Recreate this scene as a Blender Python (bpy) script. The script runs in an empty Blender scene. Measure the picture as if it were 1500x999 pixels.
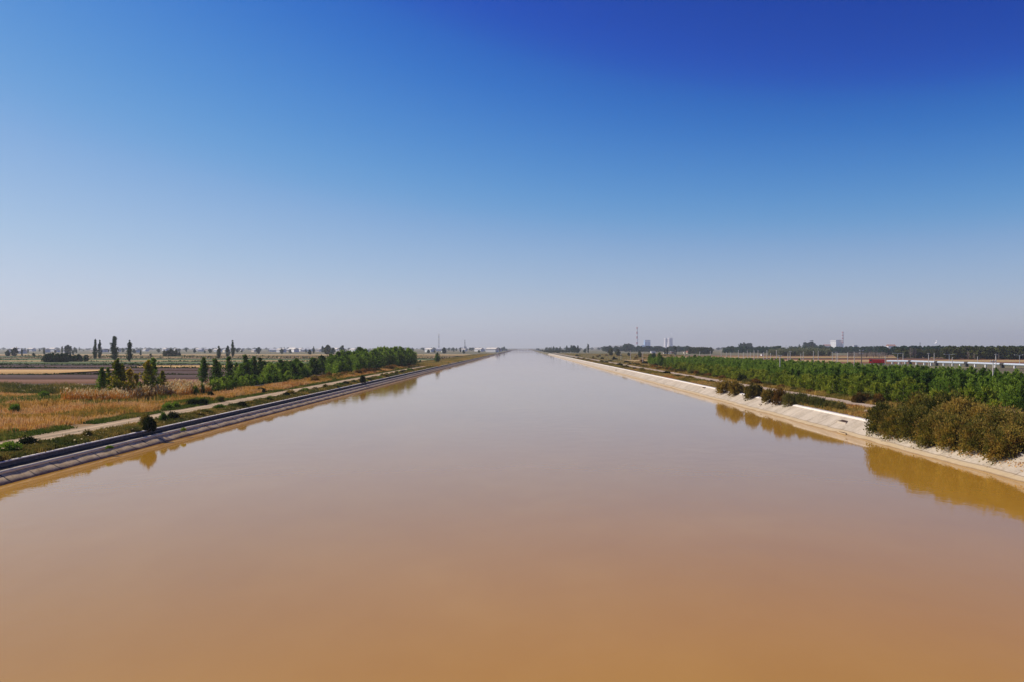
import bpy, math, random
import numpy as np
from mathutils import Vector, Matrix, Euler

scene = bpy.context.scene
COL = scene.collection
R = math.radians
rng = np.random.default_rng(7)
random.seed(7)

# ------------------------------------------------------------------ camera
F = 1250.0                       # focal length in photo pixels (1500 wide)
cam_d = bpy.data.cameras.new('camera')
cam_d.sensor_width = 36.0
cam_d.lens = F / 1500.0 * 36.0
cam_d.clip_start = 0.5
cam_d.clip_end = 60000.0
cam = bpy.data.objects.new('camera', cam_d)
COL.objects.link(cam)
cam.location = (0, 0, 10)
cam.rotation_euler = (R(90 + 0.435), 0, R(0.733))
scene.camera = cam
CM = Euler((R(90 + 0.435), 0, R(0.733))).to_matrix()

def ray(px, py):
    return CM @ Vector(((px - 750) / F, -(py - 499.5) / F, -1.0))

def at(px, py, Y):
    d = ray(px, py)
    return Vector((0, 0, 10)) + d * (Y / d.y)

def ground_pt(px, py, z=1.55):
    d = ray(px, py)
    return Vector((0, 0, 10)) + d * ((z - 10) / d.z)

# ------------------------------------------------------------------ helpers
def tag(o, label=None, cat=None, group=None, kind=None):
    if label: o['label'] = label
    if cat: o['category'] = cat
    if group: o['group'] = group
    if kind: o['kind'] = kind
    return o

def empty(name, loc, label, cat, group=None, rz=0.0):
    o = bpy.data.objects.new(name, None)
    COL.objects.link(o)
    o.location = loc
    o.rotation_euler = (0, 0, rz)
    o.empty_display_size = 0.1
    return tag(o, label, cat, group)

def link(name, me, parent=None, loc=None):
    o = bpy.data.objects.new(name, me)
    COL.objects.link(o)
    if parent is not None: o.parent = parent
    if loc is not None: o.location = loc
    return o

def np_mesh(name, V, F4, mats, smooth=False, fmat=None):
    """V (n,3), F4 (m,k) faces all of one size."""
    me = bpy.data.meshes.new(name)
    V = np.asarray(V, dtype=np.float32); F4 = np.asarray(F4, dtype=np.int32)
    m, k = F4.shape
    me.vertices.add(len(V)); me.vertices.foreach_set('co', V.ravel())
    me.loops.add(m * k); me.loops.foreach_set('vertex_index', F4.ravel())
    me.polygons.add(m); me.polygons.foreach_set('loop_start', np.arange(m, dtype=np.int32) * k)
    for mt in (mats if isinstance(mats, (list, tuple)) else [mats]): me.materials.append(mt)
    if fmat is not None: me.polygons.foreach_set('material_index', np.asarray(fmat, dtype=np.int32))
    if smooth: me.polygons.foreach_set('use_smooth', np.ones(m, dtype=bool))
    me.update(calc_edges=True)
    return me

class MB:
    def __init__(s): s.v, s.f, s.m = [], [], []
    def add(s, vs, fs, mi=0):
        b = len(s.v); s.v += [tuple(v) for v in vs]
        for f in fs: s.f.append(tuple(b + i for i in f)); s.m.append(mi)
        return s
    def box(s, x0, x1, y0, y1, z0, z1, mi=0):
        vs = [(x, y, z) for z in (z0, z1) for y in (y0, y1) for x in (x0, x1)]
        return s.add(vs, [(0,2,3,1),(4,5,7,6),(0,1,5,4),(2,6,7,3),(0,4,6,2),(1,3,7,5)], mi)
    def tube(s, pts, rads, n=8, mi=0, caps=True):
        pts = [Vector(p) for p in pts]
        if not isinstance(rads, (list, tuple)): rads = [rads] * len(pts)
        vs, fs = [], []
        for i, p in enumerate(pts):
            d = (pts[min(i+1, len(pts)-1)] - pts[max(i-1, 0)]).normalized()
            a = d.orthogonal().normalized() if abs(d.z) < .9 else d.cross(Vector((0, 1, 0))).normalized()
            b = d.cross(a)
            for j in range(n):
                t = 2 * math.pi * j / n
                vs.append(p + (a * math.cos(t) + b * math.sin(t)) * rads[i])
        for i in range(len(pts) - 1):
            for j in range(n):
                fs.append((i*n+j, i*n+(j+1) % n, (i+1)*n+(j+1) % n, (i+1)*n+j))
        if caps:
            fs.append(tuple(range(n-1, -1, -1))); fs.append(tuple((len(pts)-1)*n + j for j in range(n)))
        return s.add(vs, fs, mi)
    def lathe(s, prof, n=24, mi=0, cx=0, cy=0):
        vs, fs = [], []
        for (r, z) in prof:
            for j in range(n):
                t = 2 * math.pi * j / n
                vs.append((cx + r * math.cos(t), cy + r * math.sin(t), z))
        for i in range(len(prof) - 1):
            for j in range(n):
                fs.append((i*n+j, i*n+(j+1) % n, (i+1)*n+(j+1) % n, (i+1)*n+j))
        return s.add(vs, fs, mi)
    def mesh(s, name, mats, smooth=False):
        me = bpy.data.meshes.new(name)
        me.from_pydata(s.v, [], s.f)
        for mt in (mats if isinstance(mats, (list, tuple)) else [mats]): me.materials.append(mt)
        me.polygons.foreach_set('material_index', s.m)
        if smooth: me.polygons.foreach_set('use_smooth', [True] * len(s.f))
        me.update()
        return me
    def build(s, name, mats, parent=None, loc=None, smooth=False):
        return link(name, s.mesh(name, mats, smooth), parent, loc)

# ------------------------------------------------------------------ materials
class NT:
    def __init__(s, name):
        s.mat = bpy.data.materials.new(name); s.mat.use_nodes = True
        s.t = s.mat.node_tree; s.t.nodes.clear()
        s.out = s.n('ShaderNodeOutputMaterial')
    def n(s, typ, **kw):
        nd = s.t.nodes.new(typ)
        for k, v in kw.items(): setattr(nd, k, v)
        return nd
    def l(s, a, b): s.t.links.new(a, b)
    def set(s, sock, v):
        if hasattr(v, 'is_linked') or isinstance(v, bpy.types.NodeSocket): s.l(v, sock)
        else: sock.default_value = v
    def pos(s):
        if not hasattr(s, '_p'):
            s._p = s.n('ShaderNodeNewGeometry').outputs['Position']
            s._x = s.n('ShaderNodeSeparateXYZ'); s.l(s._p, s._x.inputs[0])
        return s._p
    def xyz(s, i): s.pos(); return s._x.outputs[i]
    def math(s, op, a, b=0.0, c=0.0, clamp=False):
        nd = s.n('ShaderNodeMath', operation=op, use_clamp=clamp)
        s.set(nd.inputs[0], a); s.set(nd.inputs[1], b); s.set(nd.inputs[2], c)
        return nd.outputs[0]
    def scaled(s, sx, sy, sz, vec=None):
        nd = s.n('ShaderNodeVectorMath', operation='MULTIPLY')
        s.l(vec if vec is not None else s.pos(), nd.inputs[0]); nd.inputs[1].default_value = (sx, sy, sz)
        return nd.outputs[0]
    def noise(s, scale, detail=3.0, vec=None, rough=.55, dist=0.0):
        nd = s.n('ShaderNodeTexNoise'); nd.inputs['Scale'].default_value = scale
        nd.inputs['Detail'].default_value = detail; nd.inputs['Roughness'].default_value = rough
        nd.inputs['Distortion'].default_value = dist
        s.l(vec if vec is not None else s.pos(), nd.inputs['Vector'])
        return nd.outputs['Fac']
    def ramp(s, fac, stops, interp='LINEAR'):
        nd = s.n('ShaderNodeValToRGB'); cr = nd.color_ramp; cr.interpolation = interp
        while len(cr.elements) < len(stops): cr.elements.new(0.5)
        for e, (p, c) in zip(cr.elements, stops):
            e.position = p
            e.color = (c, c, c, 1) if isinstance(c, (int, float)) else (c[0], c[1], c[2], 1)
        s.set(nd.inputs[0], fac)
        return nd.outputs[0]
    def mix(s, fac, a, b, mode='MIX'):
        nd = s.n('ShaderNodeMix', data_type='RGBA', blend_type=mode)
        s.set(nd.inputs[0], fac)
        for i, v in ((6, a), (7, b)):
            if isinstance(v, tuple): v = (v[0], v[1], v[2], 1)
            s.set(nd.inputs[i], v)
        return nd.outputs[2]
    def bsdf(s, color, rough=.9, bump=None, bstr=.3, bdist=.05, spec=.3, **kw):
        b = s.n('ShaderNodeBsdfPrincipled')
        if isinstance(color, tuple): color = (color[0], color[1], color[2], 1)
        s.set(b.inputs['Base Color'], color); s.set(b.inputs['Roughness'], rough)
        b.inputs['Specular IOR Level'].default_value = spec
        for k, v in kw.items(): s.set(b.inputs[k], v)
        if bump is not None:
            bn = s.n('ShaderNodeBump'); bn.inputs['Strength'].default_value = bstr
            bn.inputs['Distance'].default_value = bdist
            s.l(bump, bn.inputs['Height']); s.l(bn.outputs[0], b.inputs['Normal'])
        s.l(b.outputs[0], s.out.inputs[0])
        return s.mat

def plain(name, c, rough=.8, var=.25, scale=3.0, spec=.3, **kw):
    t = NT(name)
    col = t.ramp(t.noise(scale, 3), [(.3, tuple(x * (1 - var) for x in c)), (.7, tuple(min(1, x * (1 + var)) for x in c))])
    return t.bsdf(col, rough, spec=spec, **kw)

def leaf(name, c1, c2, c3, scale=.6, trans=.4):
    t = NT(name)
    oi = t.n('ShaderNodeObjectInfo').outputs['Random']
    nz = t.noise(scale, 3)
    n2 = t.noise(scale * 6, 1)
    f = t.math('ADD', t.math('ADD', t.math('MULTIPLY', nz, .75), t.math('MULTIPLY', n2, .35)), t.math('MULTIPLY', t.math('SUBTRACT', oi, .5), .22))
    col = t.ramp(f, [(.36, c1), (.53, c2), (.70, c3)])
    d = t.n('ShaderNodeBsdfDiffuse'); t.l(col, d.inputs[0])
    tr = t.n('ShaderNodeBsdfTranslucent'); t.l(t.mix(1.0, col, (1.25, 1.2, .75), 'MULTIPLY'), tr.inputs[0])
    mx = t.n('ShaderNodeMixShader'); mx.inputs[0].default_value = trans
    t.l(d.outputs[0], mx.inputs[1]); t.l(tr.outputs[0], mx.inputs[2]); t.l(mx.outputs[0], t.out.inputs[0])
    return t.mat

M = {}
M['leaf_dark'] = leaf('leaf_dark', (.022, .052, .012), (.066, .122, .02), (.15, .225, .036), .5)
M['leaf_green'] = leaf('leaf_green', (.045, .092, .015), (.135, .222, .030), (.28, .38, .06), .45)
M['leaf_mid'] = leaf('leaf_mid', (.028, .062, .013), (.085, .148, .024), (.18, .27, .045), .5)
M['leaf_young'] = leaf('leaf_young', (.08, .13, .015), (.20, .25, .028), (.35, .37, .05), .5)
M['leaf_yellow'] = leaf('leaf_yellow', (.06, .10, .014), (.22, .21, .02), (.44, .29, .03), .35)
M['leaf_poplar'] = leaf('leaf_poplar', (.012, .036, .014), (.024, .060, .02), (.045, .095, .025), .35, .25)
M['leaf_far'] = leaf('leaf_far', (.010, .038, .018), (.018, .058, .022), (.036, .085, .028), .12, .25)
M['leaf_olive'] = leaf('leaf_olive', (.04, .055, .02), (.07, .085, .028), (.11, .11, .035), .12, .25)
M['leaf_pale'] = leaf('leaf_pale', (.10, .12, .06), (.15, .16, .08), (.19, .18, .10), .1, .25)
M['tamarisk'] = leaf('tamarisk', (.038, .048, .012), (.15, .14, .032), (.40, .265, .065), 1.3, .4)
M['shrub_ochre'] = leaf('shrub_ochre', (.05, .05, .014), (.16, .125, .028), (.32, .22, .05), 1.2, .35)
M['shrub_grey'] = leaf('shrub_grey', (.055, .07, .02), (.135, .14, .042), (.25, .21, .065), 1.0, .3)
M['shrub_rust'] = leaf('shrub_rust', (.055, .042, .013), (.18, .10, .026), (.34, .17, .045), 1.0, .3)
M['shrub_dark'] = leaf('shrub_dark', (.012, .02, .008), (.022, .035, .012), (.045, .055, .016), 1.2, .25)
M['bark'] = plain('bark', (.13, .10, .075), .95, .35, 4)
M['pale_bark'] = plain('pale_bark', (.32, .29, .25), .95, .25, 4)
M['twig'] = plain('twig', (.24, .185, .15), .95, .3, 1)

def grass_mat(name, stops, scale=.07, trans=.35, sc2=1.3):
    t = NT(name)
    f = t.math('ADD', t.math('MULTIPLY', t.noise(scale, 4), .7), t.math('MULTIPLY', t.noise(sc2, 2), .3))
    col = t.ramp(f, stops)
    d = t.n('ShaderNodeBsdfDiffuse'); t.l(col, d.inputs[0])
    tr = t.n('ShaderNodeBsdfTranslucent'); t.l(col, tr.inputs[0])
    mx = t.n('ShaderNodeMixShader'); mx.inputs[0].default_value = trans
    t.l(d.outputs[0], mx.inputs[1]); t.l(tr.outputs[0], mx.inputs[2]); t.l(mx.outputs[0], t.out.inputs[0])
    return t.mat
M['dry_grass'] = grass_mat('dry_grass', [(.38, (.14, .17, .02)), (.44, (.42, .25, .05)), (.49, (.64, .33, .06)), (.54, (.74, .48, .20)), (.60, (.52, .20, .035)), (.66, (.66, .42, .14))])
M['green_grass'] = grass_mat('green_grass', [(.38, (.045, .085, .014)), (.5, (.12, .155, .024)), (.62, (.30, .23, .045))], .12)
M['green_patch'] = grass_mat('green_patch', [(.38, (.04, .09, .016)), (.48, (.11, .16, .025)), (.56, (.26, .24, .04)), (.64, (.44, .30, .07))], .25)
M['verge_grass'] = grass_mat('verge_grass', [(.36, (.05, .075, .015)), (.48, (.14, .13, .028)), (.58, (.34, .23, .05)), (.68, (.52, .34, .10))], .15)
M['reed'] = grass_mat('reed', [(.4, (.40, .19, .03)), (.55, (.62, .26, .04)), (.65, (.66, .36, .09))], .12)
M['plume'] = grass_mat('plume', [(.4, (.58, .42, .18)), (.6, (.82, .67, .36))], .5, .3)
M['right_grass'] = grass_mat('right_grass', [(.36, (.12, .13, .025)), (.47, (.30, .22, .045)), (.56, (.50, .33, .09)), (.66, (.50, .22, .06))], .06)

# ground
def ground_material():
    t = NT('ground')
    big = t.noise(.012, 4); mid = t.noise(.09, 4); fine = t.noise(1.6, 3)
    strip = t.noise(1.0, 2, t.scaled(.0022, .021, 0))
    near = t.ramp(t.math('ADD', t.math('MULTIPLY', mid, .6), t.math('MULTIPLY', fine, .4)),
                  [(.36, (.10, .085, .025)), (.47, (.21, .13, .045)), (.56, (.30, .18, .065)), (.66, (.22, .11, .045))])
    far = t.ramp(strip, [(.34, (.075, .10, .035)), (.42, (.15, .14, .055)), (.47, (.25, .17, .085)), (.52, (.12, .075, .05)), (.58, (.11, .12, .04)), (.66, (.24, .17, .09))])
    far = t.mix(t.math('MULTIPLY', big, .5), far, (.10, .11, .045))
    k = t.math('MULTIPLY_ADD', t.xyz(1), 1 / 350.0, -.62, True)
    kx = t.math('MULTIPLY_ADD', t.math('ABSOLUTE', t.xyz(0)), 1 / 60.0, -1.6, True)
    col = t.mix(t.math('MAXIMUM', k, kx), near, far)
    return t.bsdf(col, .95, fine, .5, .1)
M['ground'] = ground_material()

def dirt(name, c, ruts=None):
    t = NT(name)
    f = t.math('ADD', t.math('MULTIPLY', t.noise(.35, 4, t.scaled(1.6, .35, 1)), .6), t.math('MULTIPLY', t.noise(3.0, 3), .4))
    col = t.ramp(f, [(.34, tuple(x * .68 for x in c)), (.5, c), (.66, tuple(min(.8, x * 1.2) for x in c))])
    if ruts:
        x0, sp = ruts
        d = t.math('ABSOLUTE', t.math('SUBTRACT', t.math('ABSOLUTE', t.math('ADD', t.math('SUBTRACT', t.xyz(0), x0), t.math('MULTIPLY', t.math('SUBTRACT', t.noise(.05, 2), .5), 2.0))), sp))
        col = t.mix(t.ramp(d, [(.0, .0), (.45, .55)]), col, t.mix(t.noise(.4, 3), (.10, .085, .03), (.25, .17, .08)))
    return t.bsdf(col, .95, t.noise(2.5, 4), .5, .06)
M['track'] = dirt('track', (.56, .385, .225), (-46.1, .85))
M['road'] = dirt('road', (.42, .31, .215))
M['dirt'] = dirt('dirt', (.34, .23, .13))
M['clod'] = plain('clod', (.30, .21, .13), .95, .3, 2)

def field(name, c, c2=None):
    t = NT(name)
    c2 = c2 or tuple(x * .7 for x in c)
    f = t.math('ADD', t.math('MULTIPLY', t.noise(1.0, 3, t.scaled(.03, .5, 0)), .6), t.math('MULTIPLY', t.noise(.25, 4), .4))
    return t.bsdf(t.ramp(f, [(.38, c2), (.6, c)]), .95, t.noise(1.2, 3), .5, .15)
M['stubble'] = field('stubble', (.58, .35, .12), (.46, .26, .08))
M['plough'] = field('plough', (.085, .034, .017), (.05, .022, .012))
M['soil_red'] = field('soil_red', (.23, .095, .034), (.155, .064, .025))
M['soil_dark'] = field('soil_dark', (.055, .036, .026), (.03, .022, .016))
M['crop_green'] = field('crop_green', (.11, .13, .03), (.06, .09, .025))
M['crop_tan'] = field('crop_tan', (.46, .30, .12), (.28, .2, .07))
M['hedge_weeds'] = leaf('hedge_weeds', (.018, .03, .012), (.035, .055, .018), (.07, .085, .025), .3, .25)
M['hedge_green'] = leaf('hedge_green', (.02, .05, .014), (.035, .085, .02), (.06, .12, .03), .3, .25)

def concrete_left():
    t = NT('slab_concrete')
    y = t.math('ADD', t.xyz(1), t.math('MULTIPLY', t.math('SUBTRACT', t.noise(.9, 3), .5), .9))
    m = t.math('ABSOLUTE', t.math('SUBTRACT', t.math('FRACT', t.math('DIVIDE', y, 3.4)), .5))
    joint = t.ramp(m, [(.0, 1.0), (.018, .9), (.04, .0)])
    gap = t.ramp(t.noise(.5, 2), [(.36, .15), (.5, 1.0)])
    base = t.ramp(t.math('ADD', t.math('MULTIPLY', t.noise(.6, 4), .55), t.math('MULTIPLY', t.noise(5, 3), .45)),
                  [(.36, (.40, .265, .12)), (.5, (.64, .45, .225)), (.64, (.78, .57, .31))])
    col = t.mix(t.math('MULTIPLY', joint, gap), base, (.04, .035, .03))
    zz = t.math('ADD', t.xyz(2), t.math('MULTIPLY', t.math('SUBTRACT', t.noise(1.4, 3), .5), .16))
    col = t.mix(t.ramp(zz, [(.10, .85), (.17, .0)]), col, (.20, .10, .06))
    return t.bsdf(col, .9, t.math('SUBTRACT', t.noise(1.2, 4), t.math('MULTIPLY', joint, .5)), .4, .05)
def concrete_right():
    t = NT('pale_lining')
    y = t.math('ADD', t.xyz(1), t.math('MULTIPLY', t.math('SUBTRACT', t.noise(.5, 2), .5), .25))
    m = t.math('ABSOLUTE', t.math('SUBTRACT', t.math('FRACT', t.math('DIVIDE', y, 4.0)), .5))
    joint = t.math('MULTIPLY', t.ramp(m, [(.0, .9), (.016, .7), (.034, .0)]), t.ramp(t.noise(.3, 2), [(.42, .1), (.6, 1.0)]))
    base = t.ramp(t.math('ADD', t.math('MULTIPLY', t.noise(.35, 5), .6), t.math('MULTIPLY', t.noise(4, 3), .4)),
                  [(.34, (.29, .235, .165)), (.48, (.43, .355, .26)), (.62, (.51, .425, .32))])
    streak = t.ramp(t.noise(1.0, 4, t.scaled(.35, 1.6, .5)), [(.56, .0), (.70, .35)])
    col = t.mix(streak, base, (.34, .25, .15))
    col = t.mix(joint, col, (.20, .15, .10))
    zz = t.math('ADD', t.xyz(2), t.math('MULTIPLY', t.math('SUBTRACT', t.noise(.35, 3), .5), .14))
    col = t.mix(t.ramp(zz, [(.20, .75), (.24, .62), (.33, .0)]), col, (.46, .33, .17))
    ln = t.ramp(t.math('ABSOLUTE', t.math('SUBTRACT', zz, .30)), [(.0, .75), (.02, .5), (.04, .0)])
    col = t.mix(ln, col, (.20, .13, .07))
    col = t.mix(t.ramp(zz, [(.03, .8), (.08, .0)]), col, (.22, .13, .06))
    chip = t.ramp(t.noise(1.4, 3), [(.70, .0), (.73, .75)])
    col = t.mix(chip, col, (.16, .12, .08))
    return t.bsdf(col, .85, t.math('SUBTRACT', t.noise(1.5, 4), t.math('MULTIPLY', joint, .4)), .45, .08)
M['slab'] = concrete_left()
M['lining'] = concrete_right()
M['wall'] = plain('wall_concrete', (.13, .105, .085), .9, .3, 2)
M['ledge'] = plain('ledge_concrete', (.74, .60, .40), .85, .12, 1.5)
M['ledge_shade'] = plain('painted_ledge_shade', (.06, .045, .03), .95, .4, 2)  # near-black brown, the wall's shade on the ledge put into colour
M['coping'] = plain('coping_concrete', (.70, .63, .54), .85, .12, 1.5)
M['pole'] = plain('pole_concrete', (.66, .59, .50), .9, .15, 1)
M['pole_dark'] = plain('pole_wood', (.20, .17, .14), .9, .2, 1)
M['steel'] = plain('galvanised_steel', (.55, .56, .58), .45, .1, 2)
M['dark_steel'] = plain('dark_steel', (.045, .04, .042), .7, .25, 3)
M['pipe'] = plain('pipe_cladding', (.52, .56, .60), .45, .08, 1.5, Metallic=.35)
M['red'] = plain('red_paint', (.55, .018, .022), .4, .12, 2)
M['darkred'] = plain('stripe_red', (.50, .17, .15), .8, .1, 1)
M['white'] = plain('white_render', (.78, .75, .72), .85, .06, .3)
M['cream'] = plain('cream_render', (.72, .60, .45), .85, .1, .3)
M['grey'] = plain('grey_render', (.42, .42, .44), .85, .1, .3)
M['tile'] = plain('red_tile', (.36, .15, .10), .9, .2, .5)
M['greytile'] = plain('grey_tile', (.22, .21, .21), .9, .2, .5)
M['blue'] = plain('blue_sheet', (.10, .28, .58), .6, .12, .05)
M['bluelight'] = plain('light_blue_sheet', (.34, .52, .74), .6, .12, .05)
M['tower'] = plain('tower_concrete', (.74, .68, .66), .9, .08, .03)
M['glass'] = plain('window_glass', (.04, .05, .06), .12, .1, 1)
M['tyre'] = plain('rubber', (.02, .02, .02), .9, .1, 2)
M['black'] = plain('black_feather', (.03, .03, .035), .8, .1, 2)
M['soilhole'] = plain('hole_soil', (.045, .022, .014), .95, .3, 3)

def water_material():
    t = NT('water')
    # ripples: world-space waves, calmer and rougher patches
    w1 = t.noise(.55, 4, t.scaled(.8, .55, 1), .6)
    w2 = t.noise(2.6, 2, t.scaled(1.0, .7, 1))
    patch = t.ramp(t.noise(.028, 3, t.scaled(1.0, .5, 1)), [(.42, .05), (.64, 1.5)])
    h = t.math('ADD', t.math('MULTIPLY', t.math('MULTIPLY', w1, patch), 1.0), t.math('MULTIPLY', w2, .12))
    mud = t.ramp(t.math('ADD', t.math('MULTIPLY', t.noise(.035, 4, t.scaled(1.0, .55, 1), .6, .6), .8), t.math('MULTIPLY', t.noise(.3, 3, t.scaled(1, .5, 1)), .2)),
                 [(.34, (.42, .204, .022)), (.52, (.455, .230, .030)), (.68, (.495, .262, .042))])
    return t.bsdf(mud, .045, h, .36, .045, spec=.45, IOR=1.33)
M['water'] = water_material()

# ------------------------------------------------------------------ terrain
TLX0, TLX1 = -48.3, -44.0     # left dirt track
RRX0, RRX1 = 47.4, 51.6       # right road
def sm(x, a, b):
    t = np.clip((x - a) / (b - a), 0, 1); return t * t * (3 - 2 * t)
def gz(x, y):
    x = np.asarray(x, float); y = np.asarray(y, float)
    n = (np.sin(x * .31 + 1.3 * np.sin(y * .11)) * np.sin(y * .23 + .7 * np.sin(x * .17)) * .5
         + np.sin(x * .83 + y * .41) * .22 + np.sin(y * .97 - x * .55 + 1) * .2)
    left = 1.36 + .16 * n * (1 - sm(x, TLX0 - 1.5, TLX0 - .3) * 1.0) 
    vl = sm(x, TLX1 + .1, TLX1 + 1.2) * (1 - sm(x, -41.2, -40.4))
    left = np.where(x > TLX0 - 1.5, 1.34 + np.where(x < TLX0, .16 * n * (1 - sm(x, TLX0 - 1.5, TLX0 - .3)), 0) + vl * (.06 + .10 * n), left)
    left = np.where(x > -41.0, left - .15 * sm(x, -41.2, -40.4), left)
    bump = sm(x, 40.7, 42.0) * (1 - sm(x, RRX0 - 1.4, RRX0 - .2))
    right = 1.62 + bump * (.12 + .16 * n)
    right = np.where(x > RRX1 + .2, 1.62 + .17 * n * sm(x, RRX1 + .2, RRX1 + 2), right)
    return np.where(x < 0, left, right)
def gzf(x, y): return float(gz(x, y))

def lines(pts):
    out = []
    for a, b, st in pts: out += list(np.arange(a, b, st))
    return np.array(out + [pts[-1][1]])
YL = lines([(-200, 40, 20), (40, 300, 2.0), (300, 600, 5), (600, 1400, 25), (1400, 4000, 200), (4000, 14000, 1000)])
def sheet(xs, ys):
    X, Y = np.meshgrid(xs, ys); V = np.stack([X, Y, gz(X, Y)], -1).reshape(-1, 3)
    nx, ny = len(xs), len(ys)
    i, j = np.meshgrid(np.arange(nx - 1), np.arange(ny - 1)); b = (j * nx + i).ravel()
    return V, np.stack([b, b + 1, b + nx + 1, b + nx], 1)
xl = lines([(-9000, -2000, 1000), (-2000, -400, 100), (-400, -130, 15), (-130, -49.5, 1.75), (-49.5, -40.25, .65)]); xl[-1] = -40.21
xr = lines([(40.45, 53, .65), (53, 130, 1.75), (130, 400, 15), (400, 2000, 100), (2000, 9000, 1000)])
V1, F1 = sheet(xl, YL); V2, F2 = sheet(xr, YL)
Vb = np.array([(-40, 6000, 1.4), (41, 6000, 1.4), (41, 14000, 1.4), (-40, 14000, 1.4)])
g = link('ground', np_mesh('ground', np.concatenate([V1, V2, Vb]), np.concatenate([F1, F2 + len(V1), np.array([[0, 1, 2, 3]]) + len(V1) + len(V2)]), M['ground'], True))
tag(g, kind='structure')

def strip(name, x0, x1, mat, y0, y1, wob=.35, dz=.03):
    ys = YL[(YL >= y0) & (YL <= y1)]
    V, Fq = [], []
    K = 5
    for y in ys:
        a = x0 + wob * (math.sin(y * .13) * .6 + math.sin(y * .41 + 1) * .4); b = x1 + wob * (math.sin(y * .17 + 2) * .6 + math.sin(y * .37) * .4)
        for k in range(K):
            x = a + (b - a) * k / (K - 1); V.append((x, y, max(gzf(x, y), 1.34 if x < 0 else 1.62) + dz))
    for j in range(len(ys) - 1):
        for k in range(K - 1): p = j * K + k; Fq.append((p, p + 1, p + K + 1, p + K))
    return tag(link(name, np_mesh(name, V, Fq, mat, True)), kind='structure')
strip('dirt_track', TLX0, TLX1, M['track'], -200, 1300)
strip('service_road', RRX0, RRX1, M['road'], -200, 1400)

# water sheet
wx = np.linspace(-38.6, 38.2, 5); wy = lines([(-200, 6010, 230)])
V, Fq = [], []
X, Y = np.meshgrid(wx, wy); V = np.stack([X, Y, X * 0], -1).reshape(-1, 3)
i, j = np.meshgrid(np.arange(len(wx) - 1), np.arange(len(wy) - 1)); b = (j * len(wx) + i).ravel()
tag(link('water', np_mesh('water', V, np.stack([b, b + 1, b + len(wx) + 1, b + len(wx)], 1), M['water'])), kind='structure')

# ------------------------------------------------------------------ canal lining
def extrude(profile, ys, wob=None):
    V, Fq = [], []; n = len(profile)
    for y in ys:
        for k, (x, z) in enumerate(profile):
            dx, dz = wob(k, y) if wob else (0, 0)
            V.append((x + dx, y, z + dz))
    for j in range(len(ys) - 1):
        for k in range(n - 1): p = j * n + k; Fq.append((p, p + n, p + n + 1, p + 1))
    return V, Fq
EY = lines([(-200, 40, 20), (40, 300, .85), (300, 700, 4), (700, 1300, 20)])
lb = empty('canal_embankment', (0, 0, 0), 'grey concrete slab bank with a low dark parapet wall along the left waterline', 'embankment')
wl = lambda k, y: (0, (.018 * math.sin(y * .9 + k) + .016 * math.sin(y * 2.3 + 2 * k)) if k in (1, 2, 3) else 0)
V, Fq = extrude([(-36.6, -.8), (-37.93, .02), (-37.96, .08), (-38.42, .335), (-39.02, .64)], EY, wl)
link('lining_slope', np_mesh('lining_slope', V, Fq, M['slab'], False), lb)
V, Fq = extrude([(-39.05, .50), (-38.93, .60), (-38.93, .75), (-40.02, .77), (-40.02, .5)], EY)
link('ledge', np_mesh('ledge', V, Fq, M['ledge']), lb)
V, Fq = extrude([(-40.0, .60), (-40.0, 1.19), (-40.24, 1.19), (-40.24, .7)], EY)
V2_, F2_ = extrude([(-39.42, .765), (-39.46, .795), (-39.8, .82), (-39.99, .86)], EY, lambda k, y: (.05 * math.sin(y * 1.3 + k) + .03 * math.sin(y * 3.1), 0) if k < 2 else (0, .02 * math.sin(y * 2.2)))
link('shade_strip', np_mesh('shade_strip', V2_, F2_, M['ledge_shade'], True), lb)  # dark sheet painting in the parapet's shadow along the inner ledge
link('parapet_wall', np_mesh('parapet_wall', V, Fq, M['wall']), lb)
V, Fq = extrude([(-39.97, 1.18), (-39.97, 1.245), (-40.28, 1.255), (-40.28, 1.17)], EY)
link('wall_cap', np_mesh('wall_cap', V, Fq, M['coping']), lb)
rb = empty('canal_embankment', (0, 0, 0), 'wide pale cream concrete lining sloping into the water on the right', 'embankment')
wr = lambda k, y: ((.12 * math.sin(y * .21) + .07 * math.sin(y * .83), 0) if k in (1, 2) else ((0, .02 * math.sin(y * 1.7 + k)) if k in (3, 4) else (0, 0)))
V, Fq = extrude([(36.0, -.9), (37.15, .02), (37.6, .20), (38.6, .74), (39.6, 1.24), (40.0, 1.44)], EY, wr)
link('lining_slope', np_mesh('lining_slope', V, Fq, M['lining'], False), rb)
V, Fq = extrude([(39.98, 1.40), (39.98, 1.53), (40.52, 1.68), (40.52, 1.2)], EY)
link('coping', np_mesh('coping', V, Fq, M['coping']), rb)
# natural earth banks past the end of the lining
for s, xw, xt in ((-1, -37.6, -39.7), (1, 36.6, 40.5)):
    ys = np.arange(1300, 6001, 47)
    V, Fq = extrude([(xw - s * 1.0, -.9), (xw, .05), ((xw + xt) / 2, .9), (xt, 1.55)], ys, lambda k, y: (.5 * math.sin(y * .03 + k), 0))
    tag(link('earth_bank', np_mesh('earth_bank', V, Fq, M['dirt'] if s < 0 else M['ground'])), kind='structure')

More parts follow.
